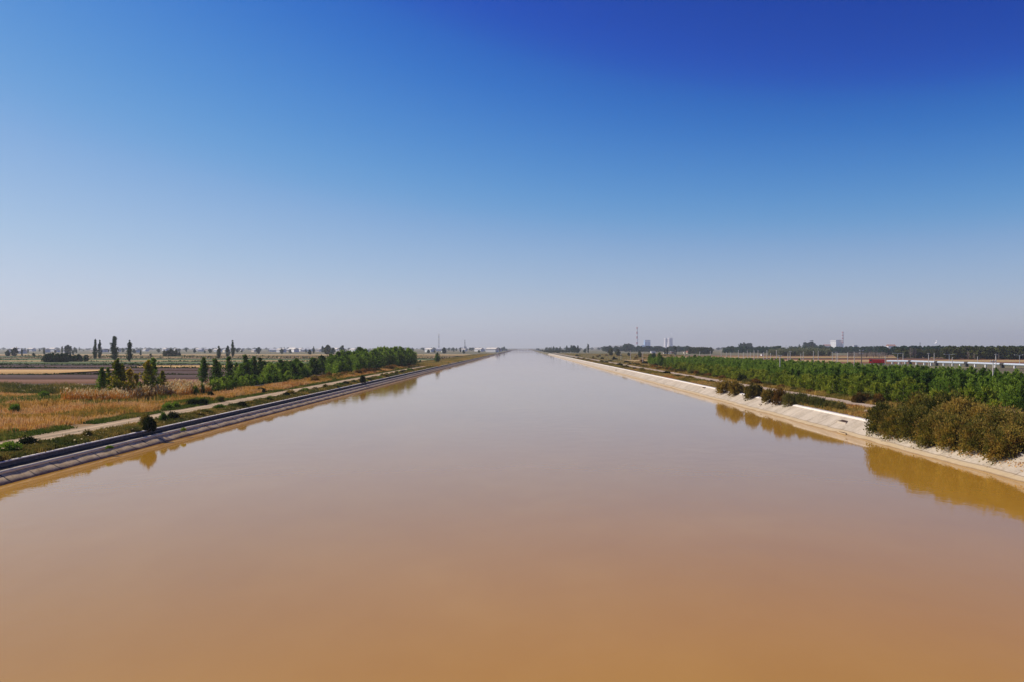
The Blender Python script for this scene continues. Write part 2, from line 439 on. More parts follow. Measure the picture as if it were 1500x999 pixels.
# ------------------------------------------------------------------ fields on the left plain
FIELDS = [  # Y near, Y far, X near edge, X far edge, material, height, tilt
    (184, 198, -57, -400, 'soil_dark', .10, 0), (198, 224, -57, -400, 'soil_red', .14, 6), (224, 262, -60, -420, 'plough', .16, 10),
    (268, 314, -147, -420, 'stubble', .45, 14), (264, 312, -60, -145, 'plough', .12, 8), (312, 345, -60, -500, 'plough', .14, 0),
    (354, 392, -112, -166, 'stubble', .40, 6), (354, 400, -172, -520, 'plough', .14, 0), (354, 398, -60, -109, 'soil_red', .14, 0), (404, 432, -62, -540, 'soil_dark', .12, 0),
    (436, 500, -62, -330, 'crop_green', .35, 0), (436, 480, -335, -560, 'crop_tan', .3, 0), (506, 560, -62, -600, 'crop_tan', .3, 10),
    (566, 640, -62, -650, 'crop_green', .35, 0), (646, 700, -62, -700, 'soil_red', .15, 0), (708, 790, -62, -420, 'crop_tan', .35, 10),
    (708, 800, -430, -800, 'crop_green', .35, 0), (806, 900, -62, -900, 'plough', .2, 0), (462, 505, 62, 300, 'soil_red', .12, 0), (512, 580, 66, 345, 'crop_tan', .3, 10), (585, 640, 80, 390, 'soil_red', .12, 0), (646, 700, 95, 420, 'plough', .12, 0), (706, 800, 110, 480, 'crop_tan', .3, 0), (808, 930, 120, 560, 'soil_red', .15, 0), (910, 1080, -62, -900, 'crop_tan', .35, 0)]
for (ya, yb, xa, xb, mt, h, tl) in FIELDS:
    n = 28; V, Fq = [], []
    for k in range(n + 1):
        x = xa + (xb - xa) * k / n
        w = 1.2 * math.sin(x * .05 + ya) + tl * (k / n)
        w2 = 1.2 * math.sin(x * .07 + yb) + tl * (k / n)
        V += [(x, ya - w, 1.2), (x, ya - w + .5, 1.62 + h), (x, yb - w2 - .5, 1.62 + h), (x, yb - w2, 1.2)]
    for k in range(n):
        for q in range(3):
            p = k * 4 + q; Fq.append((p, p + 4, p + 5, p + 1) if xa < 0 else (p, p + 1, p + 5, p + 4))
    tag(link('field', np_mesh('field', V, Fq, M[mt])), kind='structure')

# ------------------------------------------------------------------ foliage makers
def unit(n, r):
    v = r.normal(size=(n, 3)); return v / np.linalg.norm(v, axis=1, keepdims=True)

def leaf_quads(C, size, r, axis=None, ratio=.6):
    n = len(C)
    a = unit(n, r)
    if axis is not None: a = axis + .45 * a; a /= np.linalg.norm(a, axis=1, keepdims=True)
    b = np.cross(a, unit(n, r)); b /= (np.linalg.norm(b, axis=1, keepdims=True) + 1e-9)
    s = size * r.uniform(.6, 1.35, (n, 1))
    a = a * s; b = b * s * ratio
    V = np.stack([C - a, C + b, C + a, C - b], 1).reshape(-1, 3)
    return V, np.arange(4 * n).reshape(n, 4)

def crown(name, r, h, rad, z0, env, nb, lpb, lsize, rise, mat, sig=.12, ratio=.65, vert=0.0, core=0):
    """branches leave the stem and climb; leaves gather in clumps along each."""
    t = r.uniform(0, 1, nb) ** .9
    e = env(t) * rad * r.uniform(.35, 1.2, nb)
    ph = r.uniform(0, 2 * np.pi, nb)
    tip = np.stack([e * np.cos(ph), e * np.sin(ph), z0 + (h - z0) * t], 1)
    root = tip * np.array([.08, .08, 1]); root[:, 2] = np.maximum(z0 * .6, tip[:, 2] - rise * e - .03 * h)
    s = r.uniform(.3, 1.0, (nb, lpb)) ** .7
    C = root[:, None, :] + (tip - root)[:, None, :] * s[..., None]
    C = C + r.normal(size=C.shape) * (sig * h * .12 + e[:, None, None] * .10)
    ax = np.repeat((tip - root) / (np.linalg.norm(tip - root, axis=1, keepdims=True) + 1e-6), lpb, 0) if vert > 0 else None
    C = C.reshape(-1, 3); C[:, 2] = np.maximum(C[:, 2], .08)
    V, Fq = leaf_quads(C, lsize, r, ax, ratio)
    return np_mesh(name, V, Fq, mat), root, tip

def trunk_mesh(name, r, h, rad, root, tip, mat, limbs=14):
    b = MB()
    k = .03 * h
    b.tube([(0, 0, -.15), (r.normal() * k * .3, r.normal() * k * .3, h * .35), (r.normal() * k * .6, r.normal() * k * .6, h * .7), (0, 0, h * .93)],
           [rad, rad * .72, rad * .4, rad * .12], 6)
    for q in r.permutation(len(root))[:limbs]:
        b.tube([root[q], (root[q] + tip[q]) / 2 + r.normal(size=3) * .05, tip[q]], [rad * .32, rad * .2, rad * .07], 4, caps=False)
    return b.mesh(name, mat)

def env_col(t): return np.minimum(1, .35 + 2.2 * t) * (1 - t ** 3.2) ** .75 + .05
def env_egg(t): return np.sqrt(np.clip(np.sin(np.pi * np.clip(.12 + .86 * t, 0, 1)), 0, 1)) + .05
def env_wide(t): return np.clip(1.08 - t ** 4, .2, 1)
def env_round(t): return np.sqrt(np.clip(1 - (2 * t - .95) ** 2, .02, 1))

TREES = {}
def kind_of_tree(key, nvar, h, rad, z0, env, nb, lpb, ls, rise, leafm, barkm, tr, limbs=14, **kw):
    out = []
    for v in range(nvar):
        r = np.random.default_rng(abs(hash(key)) % 1000 + v * 17 if False else sum(map(ord, key)) + v * 17)
        cm, ro, ti = crown(key + '_crown', r, h, rad, z0, env, nb, lpb, ls, rise, M[leafm], **kw)
        out.append((cm, trunk_mesh(key + '_trunk', r, h, tr, ro, ti, M[barkm], limbs)))
    TREES[key] = (out, h)

kind_of_tree('tall_poplar', 4, 15, 2.0, 1.5, env_col, 64, 34, .36, 2.6, 'leaf_poplar', 'bark', .24, 22)
kind_of_tree('young_poplar', 5, 4.8, .85, .5, env_egg, 52, 36, .17, 2.3, 'leaf_green', 'bark', .06, ratio=.4, vert=1)
kind_of_tree('dark_poplar', 4, 4.8, .75, .5, env_egg, 50, 36, .17, 2.4, 'leaf_dark', 'bark', .06, ratio=.4, vert=1)
kind_of_tree('low_poplar', 5, 3.0, 1.05, .35, env_egg, 46, 32, .16, 1.6, 'leaf_young', 'bark', .06, ratio=.42, vert=1)
kind_of_tree('yellow_poplar', 4, 6.4, 1.15, .5, env_col, 62, 34, .17, 2.0, 'leaf_yellow', 'bark', .09)
kind_of_tree('green_poplar', 4, 7.0, 1.15, .8, env_col, 60, 32, .18, 2.0, 'leaf_mid', 'bark', .10)
kind_of_tree('grove_tree', 6, 7.0, 3.0, .15, env_wide, 110, 50, .25, 1.9, 'leaf_dark', 'bark', .13, ratio=.42, vert=1)
kind_of_tree('grove_light', 5, 7.0, 3.0, .1, env_wide, 110, 50, .25, 1.9, 'leaf_green', 'bark', .13, ratio=.42, vert=1)
kind_of_tree('willow', 5, 4.0, 2.0, .05, env_wide, 84, 44, .19, 1.9, 'leaf_green', 'bark', .09, ratio=.4, vert=1)
kind_of_tree('far_round', 4, 9.0, 3.4, 1.2, env_round, 50, 16, .75, .6, 'leaf_far', 'bark', .25, 6)
kind_of_tree('far_column', 4, 12.0, 1.7, 1.0, env_col, 50, 16, .6, 2.0, 'leaf_far', 'bark', .25, 5)
kind_of_tree('far_olive', 3, 7.0, 2.6, .8, env_round, 45, 16, .6, .8, 'leaf_olive', 'bark', .2, 5)

COUNT = {}
def plant(key, name, x, y, s, label, cat='tree', group=None, rz=None, sz=None, z=None, var=None):
    ms, h = TREES[key]
    k = COUNT.get(key, 0); COUNT[key] = k + 1
    cm, tm = ms[(k if var is None else var) % len(ms)]
    t = empty(name, (x, y, (gzf(x, y) if z is None else z) - .03), label, cat, group, rng.uniform(0, 6.28) if rz is None else rz)
    t.scale = (s, s, s if sz is None else sz)
    link('crown', cm, t); link('trunk', tm, t)
    return t

def plant_px(key, name, px, top, base, label, group=None, Y=None, wide=1.0, z=None):
    """a tree whose top and base show at these heights in the photo."""
    p = ground_pt(px, base, 1.55) if Y is None else at(px, base, Y)
    tz = at(px, top, p.y).z
    h = tz - 1.55
    s = h / TREES[key][1]
    return plant(key, name, p.x, p.y, s * wide, label, 'tree', group, sz=s)

# single far poplars on the left plain
plant_px('tall_poplar', 'poplar_tree', 139.5, 497.5, 526, 'thin dark poplar leaning left of its twin beyond the tan stubble field', wide=.8)
plant_px('tall_poplar', 'poplar_tree', 146, 498.5, 525, 'thin dark poplar on the right of a close pair beyond the tan stubble field', wide=.75)
plant_px('tall_poplar', 'poplar_tree', 167.5, 491.5, 528, 'tallest dark poplar with two pointed tips standing behind yellowing young poplars', wide=1.05)
plant_px('tall_poplar', 'poplar_tree', 189.5, 497, 530, 'dark poplar with a bare lower trunk and gaps right of the tallest poplar', wide=.95)
plant_px('tall_poplar', 'poplar_tree', 320.5, 506, 524.5, 'short ragged poplar beyond the ploughed fields, left of a taller pair', wide=1.2)
plant_px('tall_poplar', 'poplar_tree', 333.5, 505.5, 523, 'lower bushy poplar of the pair standing beyond the ploughed fields', wide=1.3)
plant_px('tall_poplar', 'poplar_tree', 341, 498, 523, 'tall slim poplar of the pair standing beyond the ploughed fields', wide=.8)
# yellowing cluster
for (px, tp, bs, key, lab) in [
    (149, 536, 583, 'green_poplar', 'slim green young poplar at the left end of the yellowing cluster'),
    (158, 537, 580, 'green_poplar', 'small green young poplar second in the yellowing cluster'),
    (171, 524, 584, 'yellow_poplar', 'tall yellow green poplar in front of the tallest dark poplar'),
    (178, 531, 582, 'yellow_poplar', 'yellow poplar with a broad base in the middle of the cluster'),
    (190, 537, 583, 'yellow_poplar', 'short golden poplar left of a gap in the cluster'),
    (199, 543, 580, 'yellow_poplar', 'lowest golden poplar of the yellowing cluster'),
    (205, 556, 581, 'green_poplar', 'low dark green sapling filling a gap in the yellowing cluster'),
    (216, 526, 580, 'yellow_poplar', 'tall poplar with golden foot and green tip above the pale reeds'),
    (224, 523, 578, 'green_poplar', 'dark green poplar beside the golden poplar above the pale reeds'),
    (238, 541, 577, 'yellow_poplar', 'small rusty poplar at the right end of the yellowing cluster')]:
    plant_px(key, 'young_poplar', px, tp, bs, lab, 'yellowing poplars left of the track', wide=1.05)
# green row before the grove
for (px, tp, bs, key, lab) in [
    (298, 522, 564, 'green_poplar', 'lone green poplar with a bare foot in front of ploughed soil'),
    (315, 524, 566, 'green_poplar', 'green poplar left of the willow thicket by the track'),
    (320, 529, 565, 'green_poplar', 'dark green poplar leaning behind the willow thicket'),
    (335, 520, 562, 'green_poplar', 'slim green poplar rising over the willow thicket'),
    (346, 529, 559, 'green_poplar', 'low green poplar between two taller ones over the willow thicket'),
    (359, 518, 560, 'green_poplar', 'tall pointed green poplar in front of the grove'),
    (372, 521, 557, 'green_poplar', 'broad dark green poplar left end of the grove'),
    (381, 522, 556, 'green_poplar', 'dark green poplar with flat top left end of the grove')]:
    plant_px(key, 'young_poplar', px, tp, bs, lab, 'green poplars in front of the grove', wide=1.15)
GW = 'willow bushes along the front of the left grove'
for k, (px, tp, bs) in enumerate([(309, 555, 574), (317, 551, 574), (327, 550, 572), (338, 549, 571), (345, 552, 570), (354, 548, 567), (363, 546, 566), (372, 547, 564),
                                  (382, 546, 563), (392, 546, 562), (402, 543, 561), (412, 546, 560), (421, 541, 559), (432, 545, 557), (441, 547, 556), (449, 541, 554)]):
    plant_px('willow', 'willow_bush', px, tp, bs, 'light green willow bush in the row fronting the left grove', GW, wide=1.0)
GG = 'trees of the dense left bank grove'
gr = np.random.default_rng(5)
for k in range(62):
    u = (k + gr.uniform(0, 1)) / 62
    Y = 205 + 215 * u ** 1.0
    X = -57.5 + 3.2 * sm(Y, 300, 420) - gr.uniform(0, 1) ** 1.3 * 15 - 2.0 * math.sin(Y * .06)
    hh = (5.0 + 3.7 * sm(Y, 215, 375)) * gr.uniform(.85, 1.08)
    plant('grove_light' if (X > -62 and gr.uniform() < .8) or gr.uniform() < .45 else 'grove_tree', 'grove_tree', X, Y, hh / 7.0 * gr.uniform(.9, 1.15), 'dense dark green tree in the grove along the left bank track', 'tree', GG, sz=hh / 7.0)
plant_px('grove_tree', 'lone_tree', 640.5, 515, 529.5, 'small dark tree alone on the left bank, mirrored in the water', wide=.62)

# ------------------------------------------------------------------ plantation on the right
GP = 'young poplars of the right plantation'; GL = 'low yellow green poplars fronting the right plantation'
pr = np.random.default_rng(11)
cand = []
for row, X in enumerate(np.arange(65.5, 105, 3.1)):
    y0 = max(112, X / .62)
    for Y in np.arange(y0, 445 - .2 * abs(X - 70), 2.6):
        x = X + pr.normal() * .45; y = Y + pr.normal() * .6
        far = x > 96
        hh = .87 * (4.6 + .5 * math.sin(y * .05 + X * .2)) * pr.uniform(.82, 1.15) * (.80 if far else .95)
        if 300 < y < 445 and pr.uniform() < .22: continue
        cand.append((x, y, hh))
def edge_key(c): return c[1] + (c[0] - 65) * 1.1
cand.sort(key=edge_key)
for (x, y, hh) in cand[:290]:
    s = hh / 4.8
    plant('dark_poplar' if pr.uniform() < .3 else 'young_poplar', 'plantation_tree', x, y, s * pr.uniform(1.0, 1.35), 'leafy green young poplar in the dense plantation right of the canal', 'tree', GP, sz=s)
# the rest of the plantation reads as one mass
def mass(name, pts, key, label, group=None):
    Vs, Fs, ms, off = [], [], [], 0
    src = []
    for cm, tm in TREES[key][0]:
        n = len(cm.vertices); v = np.zeros(n * 3, np.float32); cm.vertices.foreach_get('co', v); src.append(v.reshape(-1, 4, 3))
    r = np.random.default_rng(len(pts))
    for (x, y, s, sz, frac) in pts:
        q = src[r.integers(len(src))]
        keep = q[r.uniform(size=len(q)) < frac] if frac < 1 else q
        a = r.uniform(0, 6.28); c, sn = math.cos(a), math.sin(a)
        w = keep.reshape(-1, 3).copy()
        xx = (w[:, 0] * c - w[:, 1] * sn) * s + x; yy = (w[:, 0] * sn + w[:, 1] * c) * s + y
        w[:, 2] = w[:, 2] * sz + gzf(x, y); w[:, 0] = xx; w[:, 1] = yy
        Vs.append(w); Fs.append(np.arange(len(w)).reshape(-1, 4) + off); off += len(w)
    o = link(name, np_mesh(name, np.concatenate(Vs), np.concatenate(Fs), TREES[key][0][0][0].materials[0]))
    return tag(o, label, 'trees', group, 'stuff')
mass('far_plantation_trees', [(x, y, hh / 4.8 * 1.15, hh / 4.8, .55) for (x, y, hh) in cand[290:]], 'young_poplar', 'far part of the green poplar plantation right of the canal')
for row, X in enumerate((54.8, 57.2, 59.6, 62.2)):
    for Y in np.arange(100 + row * 6, 335, 3.6):
        if pr.uniform() < .16 or (X < 57 and Y > 250 and pr.uniform() < .5): continue
        x = X + pr.normal() * .5; y = Y + pr.normal() * .9
        hh = pr.uniform(1.8, 3.0) * (1.15 if X > 58 else 1) * (1.1 if y < 170 else .95)
        s = hh / 3.0
        if COUNT.get('low_poplar', 0) >= 230: continue
        plant('low_poplar', 'sapling', x, y, s * pr.uniform(.95, 1.3), 'low yellow green sapling in the front rows of the right plantation', 'sapling', GL, sz=s)
for (px, tp, bs, lab) in [(953, 518, 533, 'slim green tree standing alone left of the plantation'), (966, 516, 535, 'broad dark tree at the left corner of the plantation'),
                          (969, 520, 537, 'second dark tree at the left corner of the plantation'), (1018, 519, 536, 'tall dark tree breaking the plantation line below the red roofed farm')]:
    plant_px('green_poplar', 'plantation_tree', px, tp, bs, lab, wide=1.5)

# ------------------------------------------------------------------ shrubs
def spray_mesh(name, r, rad, h, nst, per, lsize, mat, droop=.25, ratio=.22):
    ph = r.uniform(0, 2 * np.pi, nst); el = r.uniform(-.25, 1.45, nst)
    L = r.uniform(.7, 1.05, nst)
    tip = np.stack([np.cos(ph) * np.cos(el) * rad * L, np.sin(ph) * np.cos(el) * rad * L, (.12 + .9 * np.sin(el)) * h * L], 1)
    root = np.stack([np.cos(ph) * .12 * rad * r.uniform(0, 1, nst), np.sin(ph) * .12 * rad * r.uniform(0, 1, nst), np.full(nst, .05)], 1)
    s = r.uniform(.25, 1.0, (nst, per)) ** .6
    d = tip - root
    C = root[:, None] + d[:, None] * s[..., None]
    C[..., 2] += (np.sin(s * 2.4) * .22 * h * np.cos(el)[:, None]) - droop * h * .25 * s ** 3
    C += r.normal(size=C.shape) * (.045 * (rad + h)) * (.5 + s[..., None])
    C = C.reshape(-1, 3); C[:, 2] = np.maximum(C[:, 2], -.38)
    ax = np.repeat(d / (np.linalg.norm(d, axis=1, keepdims=True) + 1e-6), per, 0)
    V, Fq = leaf_quads(C, lsize, r, ax, ratio)
    b = MB()
    for q in range(min(nst, 26)):
        mid = (root[q] + tip[q]) / 2 + np.array([0, 0, .12 * h])
        b.tube([root[q] - np.array([0, 0, .12]), mid, tip[q]], [.035 * rad * .6, .022 * rad * .6, .006], 4, caps=False)
    return np_mesh(name, V, Fq, mat), b.mesh(name + '_stems', M['bark'])
SHRUBS = {}
for key, mt, nst, per, ls, ra, nv in (('tamarisk', 'tamarisk', 140, 120, .105, .6, 5), ('ochre', 'shrub_ochre', 90, 40, .17, .35, 3), ('grey', 'shrub_grey', 90, 40, .16, .35, 3),
                                      ('rust', 'shrub_rust', 80, 36, .17, .32, 3), ('dark', 'shrub_dark', 90, 44, .18, .4, 3), ('green', 'leaf_green', 80, 36, .15, .45, 3)):
    SHRUBS[key] = [spray_mesh(key + '_shrub', np.random.default_rng(sum(map(ord, key)) + v), 1.0, 1.0, nst, per, ls * (.42 if key == 'tamarisk' else .6), M[mt], ratio=ra) for v in range(nv)]
def shrub(key, name, x, y, rad, h, label, group=None, z=None, cat='shrub'):
    k = COUNT.get('s' + key, 0); COUNT['s' + key] = k + 1
    fm, st = SHRUBS[key][k % len(SHRUBS[key])]
    t = empty(name, (x, y, (gzf(x, y) if z is None else z) - .02), label, cat, group, rng.uniform(0, 6.28))
    t.scale = (rad, rad, h)
    link('foliage', fm, t); link('stems', st, t)
    return t
def lining_z(x):
    pts = [(37.15, .02), (37.6, .20), (38.6, .74), (39.6, 1.24), (40.0, 1.44)]
    return float(np.interp(x, [p[0] for p in pts], [p[1] for p in pts]))
def shrub_px(key, name, px, top, base, half, label, group=None, z=1.62):
    p = ground_pt(px, base, z)
    if px > 766 and p.x < 40.9:      # rooted on the lining edge, hanging over it
        d = ray(px, base); x = 39.75; z = lining_z(x) - .02; p = Vector((x, x / d.x * d.y, z))
    h = at(px, top, p.y).z - z
    return shrub(key, name, p.x, p.y, half / F * p.y, h * 1.06, label, group, z)

TAM = 'tamarisk shrubs crowding the right bank lining'
for (x, y, rad, h, lab) in [
    (39.75, 99.5, 1.66, 3.20, 'rusty tamarisk shrub at the far end of the big bank thicket beside bare dirt'), (42.20, 96.0, 2.34, 3.81, 'tall dark tamarisk shrub behind the far end of the bank thicket'),
    (39.81, 94.6, 1.73, 3.10, 'tamarisk shrub reaching over the pale lining second from the far end'), (43.00, 91.6, 2.43, 4.12, 'tallest tamarisk shrub in the back of the bank thicket'),
    (39.87, 89.8, 1.80, 3.20, 'olive tamarisk shrub hanging over the lining in mid thicket'), (42.60, 87.2, 2.34, 3.60, 'dark tamarisk shrub in the back row of mid thicket'),
    (39.92, 85.0, 1.80, 3.00, 'bright rust tipped tamarisk shrub over the lining'), (43.00, 82.6, 2.25, 3.40, 'tamarisk shrub in the back row below the plantation saplings'),
    (39.98, 80.4, 1.73, 2.90, 'rounded olive tamarisk shrub at the lining edge'), (42.40, 77.6, 2.25, 3.19, 'brown tamarisk shrub in the back row near the frame edge'),
    (40.04, 75.6, 1.66, 2.80, 'low tamarisk shrub spilling on the lining near the frame edge'), (42.10, 72.4, 2.16, 3.09, 'tamarisk shrub at the right frame edge'),
    (40.10, 70.6, 1.58, 2.60, 'nearest tamarisk shrub over the lining at the right frame edge'), (41.80, 67.0, 2.16, 3.09, 'nearest back row tamarisk shrub at the right frame edge')]:
    y = 70 + (y - 70) * .80; h *= .80
    if x < 41: x -= .42; rad *= 1.12; h *= 1.12
    shrub('tamarisk', 'tamarisk_shrub', x, y, rad, h, lab, TAM, None if x > 41 else .98 + (x - 39.75) * .5)
shrub_px('ochre', 'shrub', 1062, 557.5, 576, 13, 'round ochre shrub overhanging the pale lining, first of three')
shrub_px('ochre', 'shrub', 1078, 560, 575, 12, 'dark topped ochre shrub behind the first round shrub on the lining')
shrub_px('ochre', 'shrub', 1102, 564, 581, 12, 'second round shrub on the lining edge, olive brown')
shrub_px('dark', 'shrub', 1111, 565, 577, 7, 'dark green shrub touching the second round one on the lining edge')
shrub_px('ochre', 'shrub', 1127, 571, 587, 13, 'yellow ochre shrub hanging over the lining edge, third along')
shrub_px('rust', 'shrub', 1143, 571, 588, 12, 'brown twiggy shrub behind the third ochre shrub')
VS = 'grey green bushes along the right verge'
for k, (px, tp, bs) in enumerate([(1156, 576, 589), (1165, 578, 590), (1174, 577, 592), (1184, 580, 593), (1194, 582, 595), (1204, 584, 597), (1213, 587, 599), (1222, 589, 600), (1231, 590, 601)]):
    shrub_px('grey', 'verge_bush', px, tp, bs, 10, 'grey green bush in the low row between lining and service road', VS)
shrub_px('dark', 'shrub', 1088, 550, 559.5, 8, 'dark rounded shrub alone on the far side of the service road')
shrub_px('green', 'shrub', 1112, 557, 563, 7, 'low green shrub right of the dark rounded roadside shrub')
shrub_px('grey', 'shrub', 1126, 558.5, 566, 8, 'low grey green shrub among rusty scrub across the service road')
shrub_px('rust', 'shrub', 1258, 576.5, 589.5, 10, 'orange brown bush across the service road before the tamarisk thicket')
shrub_px('rust', 'shrub', 1270, 577.5, 589, 7, 'brown bush right of the orange brown roadside bush')
RS = 'rusty scrub along the far side of the service road'
for k in range(34):
    Y = 108 + k * 8.6 + pr.uniform(-3, 3)
    if 138 < Y < 150: continue
    shrub(('rust', 'ochre', 'rust', 'grey')[k % 4], 'roadside_scrub', 52.8 + pr.uniform(-.2, 1.0), Y, pr.uniform(.9, 1.7), pr.uniform(.7, 1.5), 'rusty brown scrub bush beyond the right service road', RS)
DS = 'dark scrub on the dry right plain'
for k in range(46):
    Y = pr.uniform(300, 950); X = pr.uniform(53, 60 + (Y - 300) * .16)
    if X > 62 and Y < 450: continue
    shrub(('dark', 'rust', 'dark', 'ochre')[k % 4], 'plain_scrub', X, Y, pr.uniform(.9, 2.2), pr.uniform(.6, 1.5), 'dark low scrub bush on the dry plain right of the far canal', DS)
VT = 'straw tussocks on the far right verge'
for k in range(26):
    Y = 165 + k * 22 + pr.uniform(-8, 8)
    shrub(('ochre', 'grey', 'dark')[k % 3], 'verge_tussock', pr.uniform(41.4, 46.4), Y, pr.uniform(.8, 1.6), pr.uniform(.5, 1.0), 'straw coloured tussock on the verge above the far right lining', VT)
# left bank bushes
shrub_px('dark', 'shrub', 219, 612, 629.5, 9.5, 'dark bush hanging over the parapet wall, shadow across the slabs', z=1.22)
shrub_px('ochre', 'shrub', 214, 609, 624, 9, 'yellow weed bush behind the dark bush on the parapet wall', z=1.44)
shrub_px('dark', 'shrub', 531, 551, 560, 4.5, 'small dark green bush growing through the far parapet wall', z=1.3)
shrub_px('green', 'shrub', 239, 605, 616, 7, 'yellow green bush at the edge of the dirt track', z=1.44)
shrub_px('green', 'shrub', 269, 626, 630, 4, 'green tuft sprouting below the left ledge', z=.75)
shrub_px('green', 'shrub', 160, 652, 656, 6, 'low green tuft on the shaded slabs left of the dark bush', z=.7)
for (px, tp, bs, hw, key, lab) in [(246, 590, 597, 9, 'green', 'green bush on the field side of the track near the pale reeds'), (256, 589, 596, 8, 'green', 'second green bush on the field side of the track near the pale reeds'),
                                   (283, 585, 592, 10, 'dark', 'dark green bush at the bend of the track edge'), (297, 584, 591, 8, 'dark', 'darker bush right of the one at the bend of the track edge'),
                                   (286, 566, 579, 5, 'green', 'green sapling bush in front of the orange reeds'), (296, 563, 577, 4, 'green', 'small upright green bush among pale plumes'),
                                   (308, 574, 581, 5, 'dark', 'small dark bush below the willow thicket'), (322, 580, 587, 7, 'grey', 'pale leafed bush beside the track below the willows'),
                                   (382, 568, 574, 7, 'dark', 'dark bush between track and orange grass, further along'), (64, 573, 581, 8, 'green', 'green bush in the grey weeds left, before dark soil'),
                                   (22, 592, 601, 8, 'green', 'broad green bush among orange grass near the left frame edge'), (97, 577, 586, 10, 'green', 'green weed bush right in the band of grey weeds')]:
    shrub_px(key, 'shrub', px, tp, bs, hw, lab, z=1.5)
GV = 'weed bushes between track and parapet wall'
for k in range(44):
    Y = 64 + k * 6.2 + pr.uniform(-2, 2)
    shrub(('grey', 'green', 'dark', 'ochre')[k % 4], 'verge_weed', pr.uniform(-43.6, -40.9), Y, pr.uniform(.5, 1.1), pr.uniform(.35, .8), 'low weed bush on the verge between left track and parapet wall', GV)
GB = 'tan reed clumps before the grove'
for k in range(40):
    Y = 215 + k * 4.6 + pr.uniform(-1, 1)
    shrub(('rust', 'ochre')[k % 2], 'reed_clump', -53.6 + pr.uniform(-1.6, 1.6), Y, pr.uniform(1.0, 1.7), pr.uniform(1.0, 1.7), 'tan brown reed clump at the foot of the left grove', GB)

# dry litter lying on the lining below the tamarisk
r = np.random.default_rng(31)
y = r.uniform(64, 95, 700); x = 39.3 - np.abs(r.normal(size=700)) * .45 + .25 * np.sin(y * .9)
x = np.clip(x, 37.9, 40.3)
zz = np.interp(x, [37.15, 37.6, 38.6, 39.6, 40.0], [.02, .20, .74, 1.24, 1.44])
V, Fq = leaf_quads(np.stack([x, y, zz + .05], 1), .085, r)
tag(link('leaf_litter', np_mesh('leaf_litter', V, Fq, M['dry_grass'])), 'rusty dry litter on the pale lining under the tamarisk thicket', 'leaf litter', kind='stuff')
# ------------------------------------------------------------------ grass
def blades(P, nb, h, w, spread, lean, r):
    n = len(P); C = np.repeat(P, nb, 0); m = len(C)
    hh = np.repeat(h, nb)[:, None] * r.uniform(.6, 1.15, (m, 1))
    C = C + np.concatenate([r.normal(size=(m, 2)) * spread, np.zeros((m, 1))], 1)
    a = r.uniform(0, 2 * np.pi, m); d = np.stack([np.cos(a), np.sin(a), a * 0], 1) * w * r.uniform(.6, 1.4, (m, 1))
    L = np.concatenate([r.normal(size=(m, 2)) * lean, np.ones((m, 1))], 1) * hh
    V = np.stack([C - d, C + d, C + L + d * .35, C + L - d * .35], 1).reshape(-1, 3)
    return V, np.arange(4 * m).reshape(m, 4), C + L
def scatter(n, x0, x1, y0, y1, r, keep=None, pow_=1.6):
    y = y0 + (y1 - y0) * r.uniform(size=n) ** pow_; x = r.uniform(x0, x1, n)
    if keep is not None:
        k = keep(x, y); x, y = x[k], y[k]
    return np.stack([x, y, gz(x, y) - .02], 1)
def pn(x, y, s, o=0): return np.sin(x * s * 1.7 + o + 1.5 * np.sin(y * s * .9)) * np.sin(y * s + 1.3 * o + np.sin(x * s * 1.1))
def gp(x, y): return np.maximum(pn(x, y, .07, 2), .9 * pn(x + 20, y * 1.6, .10, .7)) - .25 * (x > -56)
def grass(name, P, nb, hf, w, spread, lean, mat, label, seed=1):
    r = np.random.default_rng(seed)
    h = hf(P[:, 0], P[:, 1]) * r.uniform(.7, 1.25, len(P))
    V, Fq, T = blades(P, nb, h, w, spread, lean, r)
    return tag(link(name, np_mesh(name, V, Fq, mat)), label, 'grass', kind='stuff'), T
r = np.random.default_rng(3)
vis = lambda x, y: x > -.70 * y - 6
P1 = scatter(42000, -125, -50.2, 72, 182, r, lambda x, y: vis(x, y) & ((gp(x, y) <= .12) | (r.uniform(size=len(x)) < .22)))
grass('dry_grass', P1, 6, lambda x, y: .55 + .35 * pn(x, y, .13), .05, .22, .22, M['dry_grass'], 'orange dry grass beside the left track')
P1 = scatter(15000, -57, -50, 130, 420, r)
grass('dry_grass', P1, 6, lambda x, y: .65 + .3 * pn(x, y, .2), .06, .25, .2, M['dry_grass'], 'orange dry grass below the left grove')
P2 = np.concatenate([scatter(9000, -51.6, -48.2, 62, 190, r, lambda x, y: (x > -49.7 - 1.2 * pn(x, y, .15)) & (pn(x, y, .3, 1) > -.45)), scatter(2600, -50, -48.3, 190, 420, r)])
grass('green_grass', P2, 6, lambda x, y: .30 + .12 * pn(x, y, .4), .05, .18, .3, M['green_grass'], 'short green grass edging the left dirt track')
P2 = scatter(30000, -125, -52, 76, 182, r, lambda x, y: vis(x, y) & (gp(x, y) > .12))
grass('green_grass', P2, 6, lambda x, y: .5 + .2 * pn(x, y, .2), .055, .25, .25, M['green_patch'], 'green patches among the orange grass')
P3 = scatter(17000, -44.0, -40.45, 58, 420, r, None, 1.9)
grass('verge_grass', P3, 6, lambda x, y: .26 + .13 * pn(x, y, .5), .045, .16, .35, M['verge_grass'], 'mixed weeds between left track and parapet wall')
Pw = scatter(200, -43.8, -40.5, 58, 190, r)
V, Fq = leaf_quads(Pw + np.array([0, 0, .42]) + r.normal(size=Pw.shape) * .08, .09, r)
tag(link('weed_flowers', np_mesh('weed_flowers', V, Fq, M['plume'])), 'pale seed heads among the verge weeds', 'weeds', kind='stuff')
